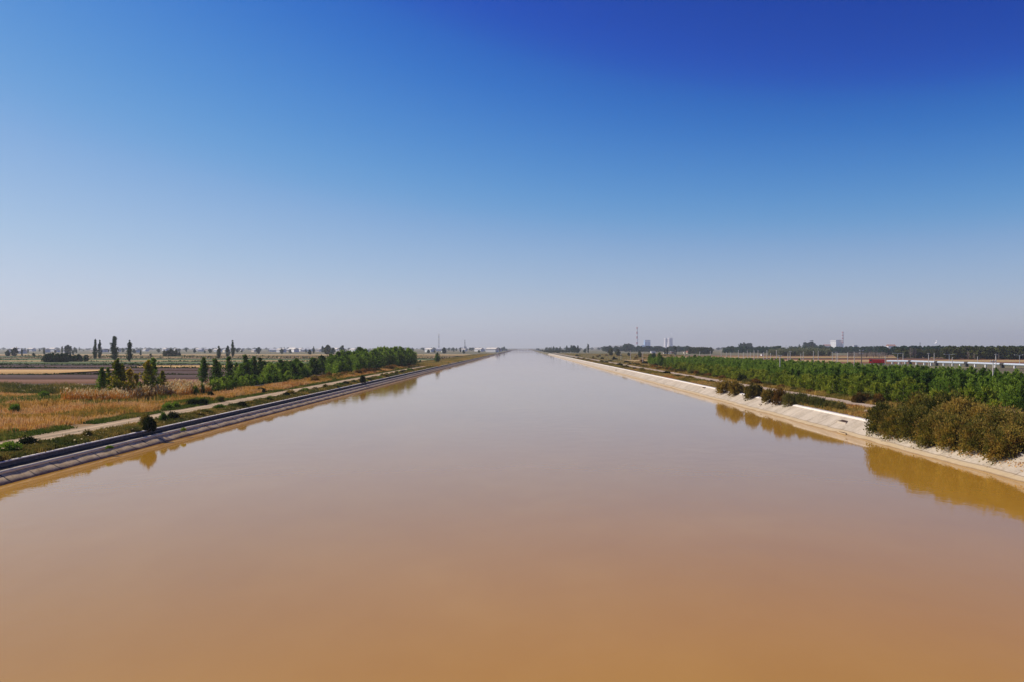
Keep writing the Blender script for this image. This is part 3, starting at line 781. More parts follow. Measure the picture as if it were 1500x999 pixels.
P4 = np.concatenate([scatter(2300, -72, -58.6, 146, 168, r, lambda x, y: y < 160 + (x + 58) * -.6, 1.0), scatter(500, -73, -63, 134, 147, r, None, 1.0)])
o, T = grass('reeds', P4, 7, lambda x, y: 1.7 + .3 * pn(x, y, .3), .05, .25, .12, M['reed'], 'orange reeds in front of the ploughed fields')
T = T[r.uniform(size=len(T)) < .5]
V, Fq = leaf_quads(T, .20, r, np.tile(np.array([[.25, 0, 1.0]]), (len(T), 1)), .42)
tag(link('reed_plumes', np_mesh('reed_plumes', V, Fq, M['plume'])), 'pale feathery plumes on the orange reeds', 'reeds', kind='stuff')
P5 = scatter(5000, -130, -70, 158, 186, r, lambda x, y: vis(x, y), 1.0)
o, T = grass('grey_weeds', P5, 6, lambda x, y: .9 + .3 * pn(x, y, .3), .06, .3, .3, M['verge_grass'], 'grey brown weeds along the edge of the ploughed field')
T = T[r.uniform(size=len(T)) < .008]
V, Fq = leaf_quads(T, .17, r, None, .6)
tag(link('weed_plumes', np_mesh('weed_plumes', V, Fq, M['plume'])), 'pale seed heads over the grey brown weeds', 'weeds', kind='stuff')
# field edge weeds: low dark banks between the fields
def bank(name, ya, xa, xb, h, mat, label, n, dens=.9):
    r = np.random.default_rng(int(ya * 3 + h * 10))
    x = r.uniform(min(xa, xb), max(xa, xb), n); y = ya + 1.2 * np.sin(x * .05 + ya) * -1 + r.normal(size=n) * 1.0
    n *= 2; x = np.concatenate([x, r.uniform(min(xa, xb), max(xa, xb), n // 2)]); y = np.concatenate([y, ya - 1.2 * np.sin(x[n // 2:] * .05 + ya) + r.normal(size=n // 2)])
    z = 1.5 + np.abs(r.normal(size=n)) * h * .22 * (1 + .5 * np.sin(x * .09 + ya))
    V, Fq = leaf_quads(np.stack([x, y, z], 1), .30 + ya * .0005, r)
    tag(link(name, np_mesh(name, V, Fq, mat)), label, 'weeds', kind='stuff')
bank('field_edge_weeds', 181, -112, -190, 1.2, M['hedge_green'], 'green weed bank edging the nearest dark soil', 2600)
bank('field_edge_weeds', 264, -60, -420, 1.0, M['hedge_weeds'], 'dark weed line below the tan stubble', 3000)
bank('field_edge_weeds', 348, -60, -460, 1.4, M['hedge_weeds'], 'dark weed line above the tan stubble', 3200)
bank('field_edge_weeds', 402, -60, -540, 1.6, M['hedge_weeds'], 'dark weed line across the middle fields', 3000)
bank('field_edge_weeds', 434, -60, -540, 1.3, M['hedge_green'], 'green weed line across the middle fields', 2600)
bank('field_edge_weeds', 503, -60, -560, 1.5, M['hedge_weeds'], 'dark weed line across the far fields', 2600)
bank('field_edge_weeds', 563, -330, -640, 2.6, M['hedge_green'], 'green hedge line at the left edge of the far fields', 2600)
bank('field_edge_weeds', 643, -60, -700, 1.8, M['hedge_weeds'], 'weed line beyond the far tan field', 2600)
bank('field_edge_weeds', 704, -60, -760, 2.0, M['hedge_weeds'], 'weed line beyond the far red soil', 2600)
bank('field_edge_weeds', 803, -60, -860, 2.4, M['hedge_green'], 'farthest green weed line on the left plain', 2600)
# right side
P6 = scatter(14000, 40.7, 47.2, 60, 700, r, None, 2.2)
grass('verge_grass', P6, 6, lambda x, y: .32 + .14 * pn(x, y, .4), .05, .2, .3, M['right_grass'], 'dry grass between pale lining and service road')
P6 = scatter(9000, 51.8, 55, 70, 420, r, None, 1.8)
grass('dry_grass', P6, 6, lambda x, y: .45 + .2 * pn(x, y, .3), .055, .22, .3, M['right_grass'], 'rusty grass beyond the service road')
P6 = scatter(12000, 54, 105, 100, 460, r, None, 1.5)
grass('plantation_grass', P6, 4, lambda x, y: .35 + .1 * pn(x, y, .3), .06, .3, .3, M['right_grass'], 'dry grass under the plantation trees')
P6 = scatter(14000, 52, 190, 330, 1250, r, lambda x, y: x < 50 + (y - 300) * .2, 1.5)
grass('plain_grass', P6, 5, lambda x, y: .5 + .3 * pn(x, y, .05), .12, .8, .35, M['right_grass'], 'dry grass on the far right plain')
P6 = scatter(6000, -62, -40.2, 400, 1250, r, None, 1.4)
grass('bank_grass', P6, 5, lambda x, y: .5 + .3 * pn(x, y, .05), .10, .6, .35, M['right_grass'], 'dry grass on the far left bank')

# ------------------------------------------------------------------ dirt heap, clods and holes on the right bank
hx = ground_pt(1248, 606, 1.65)
n = 22; V, Fq = [], []
for j in range(n + 1):
    for i in range(n + 1):
        u, v = i / n * 2 - 1, j / n * 2 - 1
        d = max(0, 1 - (u * u + v * v))
        V.append((44.0 + u * 3.0, 103 + v * 9.0, 1.58 + d * (.22 + .14 * math.sin(u * 9 + v * 5) * math.cos(v * 13) + .1 * math.sin(u * 17 + 3 * v))))
for j in range(n):
    for i in range(n): p = j * (n + 1) + i; Fq.append((p, p + 1, p + n + 2, p + n + 1))
tag(link('dirt', np_mesh('dirt', V, Fq, M['dirt'], True)), kind='structure')
def rock(r, s):
    b = MB(); b.lathe([(.05, -.3), (.7, -.25), (1, .1), (.75, .5), (.3, .75), (.02, .8)], 7)
    b.v = [tuple(np.array(v) * (1 + r.normal() * .18) * s) for v in b.v]
    return b.mesh('clod', M['clod'])
rk = [rock(np.random.default_rng(q), .30) for q in range(4)]
for k in range(26):
    x, y = 44 + pr.uniform(-2.4, 2.6), 103 + pr.uniform(-7, 7)
    o = link('earth_clod', rk[k % 4], None, (x, y, gzf(x, y) + .14)); sc = pr.uniform(.5, 1.3); o.scale = (sc, sc, sc); o.rotation_euler = (0, 0, pr.uniform(0, 6))
    tag(o, 'lump of dry earth on the bare dirt beside the tamarisk thicket', 'clod', 'earth clods on the bare dirt')
def hole(px, py, lx, ly, label, seed):
    """a broken panel: dark soil patch edged by a tilted slab of pale concrete."""
    X = None
    for q in range(40):   # find the slope point on this ray
        x = 37.2 + q * .07; d = ray(px, py); tt = x / d.x; zz = 10 + d.z * tt; yy = d.y * tt
        if zz <= lining_z(x): X, Yc = x, yy; break
    if X is None: X, Yc = 38.6, d.y * 38.6 / d.x
    t = empty('broken_panel', (X, Yc, lining_z(X)), label, 'damaged slab')
    rr = np.random.default_rng(seed)
    sl = .52
    b = MB(); ring = []
    m = 11
    for q in range(m):
        a = 2 * math.pi * q / m; k = rr.uniform(.75, 1.15)
        ring.append((lx * k * math.cos(a), ly * k * math.sin(a)))
    top = [(u, v, u * sl + .035) for u, v in ring]; bot = [(u * .7, v * .7, u * .7 * sl + .012) for u, v in ring]
    b.add(top + bot, [(q, (q + 1) % m, m + (q + 1) % m, m + q) for q in range(m)] + [tuple(m + q for q in range(m))])
    b.build('soil_hollow', M['soilhole'], t)
    b = MB()
    b.add([(-lx * 1.25, -ly, -lx * 1.25 * sl + .02), (-lx * .85, -ly * 1.1, -lx * .85 * sl + .16), (-lx * .8, ly * 1.05, -lx * .8 * sl + .15), (-lx * 1.3, ly * .9, -lx * 1.3 * sl + .02),
           (-lx * 1.2, -ly, -lx * 1.2 * sl - .06), (-lx * .8, -ly * 1.1, -lx * .8 * sl), (-lx * .75, ly * 1.05, -lx * .75 * sl), (-lx * 1.25, ly * .9, -lx * 1.25 * sl - .06)],
          [(0, 1, 2, 3), (4, 7, 6, 5), (0, 4, 5, 1), (1, 5, 6, 2), (2, 6, 7, 3), (3, 7, 4, 0)])
    b.build('slab_edge', M['lining'], t)
hole(1235, 617.5, .30, 1.5, 'large dark hole broken in the pale lining near the bare dirt', 1)
hole(1234, 634, .16, 1.3, 'rust coloured broken panel at the waterline below the large hole', 2)
hole(1031, 567.5, .34, 1.6, 'dark hole broken in the upper pale lining far along the bank', 3)
hole(1113, 577.5, .22, .9, 'small dark hole in the lining under the second round shrub', 4)
hole(902, 537, .30, 3.0, 'dark hole in the lining far off where the bank bends', 5)
hole(893, 536.5, .3, 2.6, 'smaller dark hole left of the far off hole in the lining', 6)

# ------------------------------------------------------------------ poles
pole_m, arm_m, ins_m = {}, None, None
def pole(px, top, base=None, Y=None, mat='pole', arms=1, label='', group=None, lamp=False, w=.14):
    if Y is None: Y = (10 - 1.6) * F / (base - 509) if base else 1750.0 / max(2.0, top - 509)
    p = at(px, top, Y); z0 = 1.55; h = p.z - z0
    t = empty('street_lamp' if lamp else 'utility_pole', (p.x, Y, z0), label, 'street lamp' if lamp else 'pole', group)
    MB().tube([(0, 0, -.2), (0, 0, h)], [w, w * .66], 8).build('pole_shaft', M[mat], t)
    if lamp:
        for s in (-1, 1):
            a = MB().tube([(0, 0, h - .25), (s * .7, 0, h + .05), (s * 1.5, 0, h + .12)], .06, 6).build('lamp_arm', M['steel'], t)
            MB().box(s * 1.9 - .55, s * 1.9 + .55, -.16, .16, h + .04, h + .2).build('lamp_head', M['white'], a)
    else:
        if not arms: MB().lathe([(w * .9, h), (w * .9, h + .08), (w * .3, h + .12), (.03, h + .3), (.001, h + .31)], 8).build('insulator', M['white'], t)
        for q in range(arms):
            z = h - .25 - q * .7
            a = MB().box(-.5, .5, -.05, .05, z - .05, z + .05).build('crossarm', M['steel'], t)
            for s in (-.42, .42):
                MB().lathe([(.001, z + .05), (.05, z + .06), (.06, z + .12), (.03, z + .2), (.001, z + .22)], 6, cx=s).build('insulator', M['white'], a)
    return t
pole(1142.5, 519.3, Y=232, label='white concrete pole standing at the front edge of the plantation', w=.16)
pole(1261.8, 511.5, Y=205, mat='pole_dark', arms=2, label='tall grey wooden pole with crossarms rising from the plantation', w=.17)
pole(1454.5, 526.5, Y=150, label='white concrete pole near the right edge among dense plantation trees', w=.12)
pole(1458.8, 517.5, Y=330, label='pale pole behind the pipeline just right of the white plantation pole', w=.2)
pole(1360.3, 516.5, Y=340, label='pale pole crossing the pipeline in mid span', w=.18)
pole(1395, 523.5, Y=350, label='short post with a white cap in front of the pipeline', w=.18, arms=0)
pole(1296.6, 521.5, Y=400, label='white post at the tail of the red lorry', w=.17, arms=0)
pole(1287.5, 516, Y=430, label='dark pole behind the red lorry', mat='pole_dark', w=.15)
pole(1225, 514.5, Y=310, label='taller of two close pale poles below the striped chimney', w=.16)
pole(1227.2, 517.5, Y=300, label='shorter of two close pale poles below the striped chimney', w=.15, arms=0)
pole(1157.6, 513.5, Y=330, label='tall pale pole above the plantation right of the white front pole', w=.17)
pole(923.5, 512.5, base=527, label='tall white pole on the dry plain below the power station chimney', w=.17)
pole(941.5, 515.5, base=530, label='white pole on the dry plain below the blue power house', w=.15)
pole(909.5, 516.5, base=527, label='thin pale pole on the dry plain left of the tall white one', w=.12)
pole(889.5, 513.5, base=521, label='far dark pole on the dry plain near two small trees', mat='pole_dark', w=.16)
pole(860.3, 501.5, base=516, label='very tall thin pale mast beside a dark tree at the far bank', w=.3, arms=0)
pole(989, 511.5, base=524, label='pole right of the dark tree pair below the cooling towers', w=.2)
GPL = 'row poles beyond the right plantation'
for (px, tp) in [(1003, 514), (1025, 514.5), (1040.5, 514), (1056.5, 512.6), (1064.3, 516), (1070.6, 516), (1081.7, 513), (1089.3, 516), (1094.7, 513.6), (1099.4, 516), (1104.6, 513), (1110.4, 513),
                 (1118.5, 516), (1123.5, 513), (1129, 517), (1137.4, 513), (1154.2, 517), (1173.2, 518), (1176.6, 515), (1191.6, 514), (1198.6, 514), (1219.4, 516), (1241.7, 516), (1251.3, 515.5), (1322.8, 517), (1368.4, 517), (1432, 522)]:
    pole(px, tp, Y=450, label='pale concrete pole in the lines beyond the right plantation', group=GPL, w=.2, arms=0)
for (px, tp, lab) in [(1315, 517, 'double armed street lamp left, nearest the red lorry'), (1390.5, 518.5, 'double armed street lamp behind the middle of the pipeline'), (1493.5, 519.5, 'double armed street lamp at the right frame edge')]:
    pole(px, tp, Y=400, lamp=True, label=lab, mat='steel', w=.12)

# ------------------------------------------------------------------ pipeline and red lorry
pl = [(1299, 528.2, 455), (1333.5, 528.5, 430), (1372, 529.9, 405), (1416, 531, 382), (1468.5, 532.8, 360), (1545, 535.4, 333)]
pts = [at(*p) for p in pl]
root = empty('pipeline', (pts[0].x, pts[0].y, 1.6), 'silver clad pipeline on low supports behind the plantation', 'pipeline')
RP = .52
for a, b in zip(pts[:-1], pts[1:]):
    d = (b - a); u = d.normalized(); o = root.location
    MB().tube([a + u * .9 - o, b - u * .9 - o], RP, 16).build('pipe_section', M['pipe'], root, smooth=False)
    for f in (.25, .55, .8):
        q = a + d * f - o
        MB().box(q.x - .35, q.x + .35, q.y - .3, q.y + .3, -.2, q.z - RP * .95).build('support', M['white'], root)
for p in pts[1:-1]:
    q = p - root.location; u = (pts[-1] - pts[0]).normalized()
    c = MB().tube([q - u * 1.1, q + u * 1.1], RP * 1.22, 16).build('joint_collar', M['dark_steel'], root)
    MB().box(q.x - .6, q.x + .6, q.y - .5, q.y + .5, -.2, q.z - RP * .7).build('joint_stand', M['dark_steel'], c)
# lorry, side on, cab to the left
p = at(1285.5, 533.5, 425)
L = empty('lorry', (p.x, 425, 1.62), 'red tipper lorry half hidden behind the plantation beside the pipeline', 'lorry', rz=-.5)
b = MB()
b.add([(-2.0, -1.2, 1.0), (3.6, -1.2, 1.0), (3.6, 1.2, 1.0), (-2.0, 1.2, 1.0), (-2.2, -1.25, 2.75), (3.9, -1.25, 2.75), (3.9, 1.25, 2.75), (-2.2, 1.25, 2.75)],
      [(0, 3, 2, 1), (0, 1, 5, 4), (1, 2, 6, 5), (2, 3, 7, 6), (3, 0, 4, 7)])
for k in range(7): b.box(-1.8 + k * .85, -1.7 + k * .85, -1.30, -1.24, 1.0, 2.72)
body = b.build('tipper_body', M['red'], L)
MB().box(-2.1, 3.8, -1.15, 1.15, 2.3, 2.55).build('load', M['dirt'], body)
b = MB(); b.add([(-3.9, -1.15, .8), (-2.3, -1.15, .8), (-2.3, 1.15, .8), (-3.9, 1.15, .8), (-3.7, -1.1, 2.9), (-2.3, -1.1, 2.9), (-2.3, 1.1, 2.9), (-3.7, 1.1, 2.9), ],
                [(0, 3, 2, 1), (0, 1, 5, 4), (1, 2, 6, 5), (2, 3, 7, 6), (3, 0, 4, 7), (4, 5, 6, 7)])
cab = b.build('cab', M['red'], L)
MB().box(-3.45, -2.6, -1.17, -1.13, 1.85, 2.6).build('window', M['glass'], cab)
MB().box(-3.8, 3.6, -.45, .45, .65, .98).build('chassis', M['dark_steel'], L)
for x in (-3.1, 1.5, 2.7):
    for y in (-1.0, 1.0):
        w = MB().tube([(x, y - .15, .5), (x, y + .15, .5)], .5, 14).build('wheel', M['tyre'], L)
        MB().tube([(x, y - .17, .5), (x, y + .17, .5)], .24, 10).build('rim', M['steel'], w)

# ------------------------------------------------------------------ power stations, masts, buildings
def striped_stack(px, top, base, Y, rb_, rt, nb, label, first, upto=1.0, grey=0):
    p = at(px, base, Y); h = at(px, top, Y).z - 1.6
    t = empty('chimney_stack', (p.x, Y, 1.6), label, 'chimney')
    lo = h * (1 - upto)
    rr = lambda z: rb_ + (rt - rb_) * z / h
    if lo > 0: MB().lathe([(rr(0), 0), (rr(lo), lo)], 20).build('shaft', M['white'], t, smooth=True)
    for k in range(nb):
        z0 = lo + (h - lo) * k / nb; z1 = lo + (h - lo) * (k + 1) / nb
        MB().lathe([(rr(z0), z0), (rr(z1), z1)] + ([(rr(z1) * .7, z1)] if k == nb - 1 else []), 20).build('painted_band', M[('darkred', 'white', 'grey', 'pole')[(0 if (k + first) % 2 else 1) + 2 * grey]], t, smooth=True)
    return t
striped_stack(933.2, 479.5, 509, 6500, 7.5, 5.0, 9, 'tall slim red and white banded chimney left of the blue power house', 1)
striped_stack(1234.5, 486.5, 509, 4500, 4.2, 3.6, 7, 'shorter red and white striped chimney beside the white block', 1, .62)
def cooling(px, w, top, base, Y, label):
    p = at(px, base, Y); h = at(px, top, Y).z - 1.6; r0 = w / F * Y / 2
    t = empty('cooling_tower', (p.x, Y, 1.6), label, 'cooling tower')
    prof = [(r0 * (.80 + .42 * (1 - z) ** 2 + .06 * max(0, z - .75) * 2), z * h) for z in np.linspace(.06, 1, 16)]
    MB().lathe(prof + [(prof[-1][0] * .93, h), (prof[-1][0] * .9, h * .8)], 36).build('shell', M['tower'], t, smooth=True)
    b = MB()
    for k in range(24):
        a = 2 * math.pi * k / 24
        b.tube([(prof[0][0] * 1.05 * math.cos(a), prof[0][0] * 1.05 * math.sin(a), 0), (prof[0][0] * math.cos(a), prof[0][0] * math.sin(a), h * .065)], .6, 5)
    b.build('base_columns', M['tower'], t)
    return p, h
cooling(976.0, 7.0, 496.2, 509.5, 6700, 'left cooling tower, half hidden behind its twin')
pt, ht = cooling(981.6, 8.6, 495.8, 509.5, 6500, 'right cooling tower with a wisp of steam')
def block(name, x0, x1, top, base, Y, depth, mats, label, cat='building', roof=None, rz=0.0, bands=0, group=None, winm='glass'):
    a = at(x0, base, Y); b_ = at(x1, base, Y); h = at((x0 + x1) / 2, top, Y).z - 1.5; w = (b_.x - a.x)
    t = empty(name, ((a.x + b_.x) / 2, Y + depth / 2, 1.5), label, cat, group, rz)
    MB().box(-w/2, w/2, -depth/2, depth/2, 0, h).build('wall', M[mats], t)
    if roof:
        e = .04 * w + .3
        MB().add([(-w/2 - e, -depth/2 - e, h + .02), (w/2 + e, -depth/2 - e, h + .02), (w/2 + e, depth/2 + e, h + .02), (-w/2 - e, depth/2 + e, h + .02), (-w/2 - e, 0, h + depth * .28), (w/2 + e, 0, h + depth * .28)],
                 [(0, 1, 5, 4), (2, 3, 4, 5), (0, 4, 3), (1, 2, 5), (0, 3, 2, 1)]).build('roof', M[roof], t)
    else:
        MB().box(-w/2 - .3, w/2 + .3, -depth/2 - .3, depth/2 + .3, h + .01, h + max(.4, h * .03)).build('roof', M['grey'], t)
    for k in range(bands):
        z = h * (k + .55) / bands
        nw = max(3, int(w / 5))
        for q in range(nw):
            x = -w/2 + w * (q + .5) / nw
            MB().box(x - w / nw * .28, x + w / nw * .28, -depth/2 - .12, -depth/2 + .02, z - h / bands * .18, z + h / bands * .22).build('window', M[winm], t)
    return t
t = block('power_house', 944.5, 952.8, 499, 509.5, 6400, 60, 'bluelight', 'blue boiler house of the power station between chimney and cooling towers', bands=0)
block('boiler_hall', 940, 944.4, 505, 509.5, 6390, 40, 'bluelight', 'low blue hall joined to the left of the blue boiler house')
MB().box(-20, -8, -31, 31, 0, 52).build('dark_bay', M['blue'], t)
MB().box(6, 15, -31, 31, 0, 50).build('dark_bay', M['blue'], t)
t = block('boiler_block', 1221.2, 1232.8, 499, 509.5, 4500, 40, 'white', 'tall white boiler block beside the striped chimney', rz=.42)
MB().box(-10, -4, -12, 6, 36.2, 40).build('roof_housing', M['grey'], t)
block('annexe', 1207.5, 1217, 505.8, 509.5, 4400, 25, 'white', 'low white hall with reddish roof left of the tall white block', roof='tile')
t = block('plant_building', 1251, 1256, 504.8, 509.5, 4300, 18, 'grey', 'pale grey building with an overhanging top right of the striped chimney')
MB().box(-2, 18, -9, 9, 17, 18.4).build('roof_overhang', M['grey'], t)
block('warehouse', 1301.5, 1312, 506, 509.5, 3200, 20, 'white', 'long white warehouse on the horizon above the belt of trees', roof='tile')
block('warehouse', 1487, 1512, 507.3, 511, 2400, 30, 'white', 'long white warehouse at the right frame edge', rz=-.2)
block('warehouse', 1480, 1487.5, 506.6, 511, 2420, 26, 'blue', 'blue shed joined to the white warehouse at the right frame edge')
for (px, lab) in [(1347, 'small white hut left of the thin mast on the horizon'), (1356.2, 'larger white hut right of the thin mast on the horizon'), (1361, 'smallest white hut at the end of the row by the thin mast')]:
    block('hut', px - 1, px + 1, 507.6, 510, 2600, 5, 'white', lab)
def lattice(px, top, base, Y, half, label, mat='dark_steel'):
    p = at(px, base, Y); h = at(px, top, Y).z - 1.6
    t = empty('lattice_mast', (p.x, Y, 1.6), label, 'mast')
    b = MB()
    for sx in (-1, 1):
        for sy in (-1, 1): b.tube([(sx * half, sy * half, 0), (sx * half * .35, sy * half * .35, h)], half * .13, 5)
    n = 12
    for k in range(n):
        z0, z1 = h * k / n, h * (k + 1) / n; w0, w1 = half * (1 - .65 * k / n), half * (1 - .65 * (k + 1) / n)
        for (a, c) in (((-1, -1), (1, -1)), ((1, -1), (1, 1)), ((1, 1), (-1, 1)), ((-1, 1), (-1, -1))):
            b.tube([(a[0] * w0, a[1] * w0, z0), (c[0] * w1, c[1] * w1, z1)], half * .07, 4, caps=False)
    b.build('lattice_frame', M[mat], t)
    MB().tube([(0, 0, h), (0, 0, h * 1.06)], half * .12, 5).build('antenna', M[mat], t)
    return t
striped_stack(642.8, 489.5, 508.5, 3600, 2.0, 1.6, 7, 'thin grey banded mast over the white village left of the canal', 0, 1.0, 1)
lattice(681, 498.5, 510, 2600, 2.2, 'dark lattice mast with a bulky foot left of the canal end')
lattice(1347.8, 501, 510, 2700, 1.6, 'thin mast on the horizon above the pipeline')
block('pump_house', 680.3, 683.2, 507, 511, 2580, 6, 'grey', 'dark pump house at the foot of the lattice mast')
# farm below the cooling towers
block('farmhouse', 1007, 1018, 515.6, 518, 1280, 9, 'cream', 'long cream farmhouse with a red roof right of the cooling towers', roof='tile', bands=1)
block('farmhouse', 1002, 1004.3, 515.2, 517.5, 1290, 6, 'cream', 'small cream hut left of the long red roofed farmhouse')
block('farmhouse', 979.3, 983.2, 516, 518.2, 1260, 8, 'white', 'bright white shed right of the dark tree pair below the cooling towers')
block('farmhouse', 983.6, 988.2, 514.8, 518.2, 1270, 9, 'tile', 'reddish barn beside the bright white shed')
block('farmhouse', 973, 976, 516.5, 518.3, 1250, 8, 'white', 'white shed left of the dark tree pair below the cooling towers')
block('farmhouse', 954, 956.4, 513.8, 516.8, 1400, 8, 'white', 'left of two white boxy sheds above the slim green tree')
block('farmhouse', 957.0, 960.2, 513.6, 516.8, 1400, 8, 'white', 'right of two white boxy sheds above the slim green tree')
block('hut', 1116, 1118, 518.3, 520.6, 900, 5, 'white', 'white hut among poles beyond the plantation')
# village left
GH = 'white houses of the far left village'
vr = np.random.default_rng(21)
hm = []
for k in range(3):
    w, d, h = 11 + 3 * k, 7.5, 3.4 + .5 * k
    hm.append((MB().box(-w/2, w/2, -d/2, d/2, 0, h).mesh('house_wall', M[('white', 'cream', 'white')[k]]),
               MB().add([(-w/2-.4, -d/2-.4, h+.01), (w/2+.4, -d/2-.4, h+.01), (w/2+.4, d/2+.4, h+.01), (-w/2-.4, d/2+.4, h+.01), (-w/2-.4, 0, h+1.9), (w/2+.4, 0, h+1.9)],
                        [(0, 1, 5, 4), (2, 3, 4, 5), (0, 4, 3), (1, 2, 5), (0, 3, 2, 1)]).mesh('house_roof', M[('greytile', 'grey', 'pole')[k]])))
def house(px, base, k, label='small white walled house in the far village left of the canal', group=GH, s=1.0, Y=None):
    Y = Y or 8.4 * F / (base - 509)
    p = at(px, base, Y)
    t = empty('village_house', (p.x, Y, 1.5), label, 'house', group, vr.uniform(-1.1, -.5)); t.scale = (s, s, s)
    link('wall', hm[k][0], t); link('roof', hm[k][1], t)
for px in list(vr.uniform(14, 735, 74)):
    if 545 < px < 612 and vr.uniform() < .5: continue
    house(px, vr.uniform(512.2, 515.6), int(vr.integers(3)), s=vr.uniform(.9, 1.5))
for (x0, x1, tp, bs, lab) in [(394, 407, 511.9, 514.3, 'long white shed in the far village above the grove, left end'), (442, 447, 511.6, 514, 'short white shed in the far village above the grove'),
                              (448.5, 457, 511.2, 513.6, 'second long white shed in the far village above the grove'), (639, 649, 510.8, 513.4, 'long white shed under the thin banded mast'),
                              (622, 631, 510.2, 513.5, 'white gabled shed left of the thin banded mast'), (704, 714, 511, 513, 'long low white shed near the far end of the left bank'),
                              (290, 296, 511.7, 514, 'bright white shed left of the ragged poplar'), (24, 32, 513.4, 516.8, 'pale shed at the left frame edge behind a dark tree')]:
    block('shed', x0, x1, tp, bs, 8.4 * F / (bs - 509) * .97, 12, 'white', lab, roof='grey', rz=-.25)
# smoke drifting over the village
# ------------------------------------------------------------------ far bridge
by = 2600.0
t = empty('canal_bridge', (0, by, 0), 'low distant bridge on short piers crossing the end of the canal', 'bridge')
MB().box(-46, 46, -4, 4, 2.6, 3.5).build('deck', M['grey'], t)
for s in (-3.9, 3.9): MB().box(-46, 46, s - .12, s + .12, 3.51, 4.5).build('parapet', M['white'], t)
for k in range(9): MB().box(-37 + k * 9.2 - .6, -37 + k * 9.2 + .6, -3.4, 3.4, -1, 2.6).build('pier', M['grey'], t)
for q in range(2): MB().box((-60, 46)[q], (-46, 60)[q], -4.5, 4.5, .6, 3.4).build('abutment', M['grey'], t)

# ------------------------------------------------------------------ distant trees
GF = 'scattered far trees of the left plain'
for (px, tp, bs, key, lab) in [(100, 505, 519, 'far_round', 'round topped tree above the hedge bushes on the left plain'), (107, 512, 520, 'far_column', 'small dark tree right of the round topped one'),
                               (21, 508.5, 521, 'far_round', 'dark tree behind the green hedge near the left frame edge'), (11, 512, 521, 'far_round', 'blurred dark tree at the left frame edge'),
                               (11.5, 513, 521.5, 'far_round', 'second blurred dark tree at the left frame edge'), (32, 510, 520.5, 'far_column', 'upright dark tree right of the first dark one'),
                               (49, 516, 522, 'far_round', 'small dark bush tree in front of the smoky village'), (64.5, 508.5, 519, 'far_column', 'slim grey tree fading into haze left of the hedge bushes'),
                               (206, 511, 520, 'far_column', 'dark tree right of the poplar with bare trunk'), (221, 517, 523, 'far_olive', 'yellow tree above the dark green poplar tip'),
                               (487.5, 508.5, 518, 'far_round', 'dark rounded tree standing over the middle of the grove'), (501.5, 505.3, 517, 'far_round', 'dark tall tree above the grove'),
                               (480, 504.8, 519, 'far_olive', 'grey leafless looking tree left of the dark tall tree'), (454, 511, 519, 'far_round', 'low dark tree above the grove left'),
                               (413, 510, 518, 'far_column', 'dark slim tree right of the long white shed'), (379, 507.8, 517.5, 'far_round', 'pointed tree left of the long white shed'),
                               (861.5, 503.5, 516, 'far_column', 'dark tree beside the very tall thin mast'), (857, 510, 516, 'far_round', 'low dark tree left of the one beside the mast'),
                               (895, 509.5, 520.5, 'far_olive', 'olive tree on the dry plain, left of a smaller one'), (905, 511, 521, 'far_olive', 'spreading small tree on the dry plain'),
                               (840.5, 505.5, 516, 'far_round', 'dark spreading tree on the far right bank'), (844.5, 509, 516, 'far_round', 'lower dark tree right of the spreading one on the far right bank'),
                               (977.5, 508, 519, 'far_column', 'right dark column tree of the pair below the cooling towers'), (974, 510, 519, 'far_column', 'left dark column tree of the pair below the cooling towers'),
                               (989.3, 506.5, 520, 'far_column', 'tall dark column tree right of the cooling towers'), (921, 516, 521.5, 'far_round', 'dark bush tree beside the tall white pole'),
                               (937, 514.5, 523, 'far_olive', 'olive bush tree left of the pole below the blue power house'), (957.5, 517, 527, 'far_round', 'dark tree under the two white sheds'),
                               (1171, 503.8, 513, 'far_column', 'dark upright tree on the horizon, mid right'), (738.5, 507, 513, 'far_round', 'dark tree at the left end of the far bridge'),
                               (735.5, 509.5, 513.5, 'far_round', 'lower dark tree left of the one by the far bridge'), (742, 510, 513.2, 'far_round', 'lowest dark tree touching the far bridge')]:
    plant_px(key, 'distant_tree', px, tp, bs, lab)
for k, (px, tp, bs) in enumerate([(68, 517.5, 531), (72, 516.5, 531), (78, 516, 531), (84, 517, 531), (90, 516.5, 531), (96, 516.5, 531), (103, 518, 530), (109, 519, 530), (116, 518, 530), (126, 518.5, 529)]):
    plant_px('far_round', 'hedge_tree', px, tp, bs, 'dark leafy tree in the clump beyond the tan stubble field', 'clump of trees beyond the stubble', wide=1.1)
for k, (px, tp, bs) in enumerate([(241, 513, 522), (246, 512.5, 522), (250, 510.5, 522), (254, 513, 522), (258, 512, 522), (263, 515, 522)]):
    plant_px('far_olive', 'clump_tree', px, tp, bs, 'yellowish tree in the far clump left of the ragged poplar', 'yellowish far clump on the left plain')
GT = 'village trees on the left horizon'
for k in range(95):
    bs = vr.uniform(512.0, 517.0); px = vr.uniform(3, 735); Y = 8.4 * F / (bs - 509)
    if Y > 2900: continue
    hh = vr.uniform(4.5, 9.5)
    tp = at(px, bs, Y)
    s = hh / 9.0
    plant(('far_round', 'far_round', 'far_column', 'far_olive')[k % 4], 'village_tree', tp.x, Y, s * vr.uniform(.8, 1.3), 'dark hazy tree among the village houses on the left horizon', 'tree', GT, sz=s)
GA = 'trees on the far right bank'
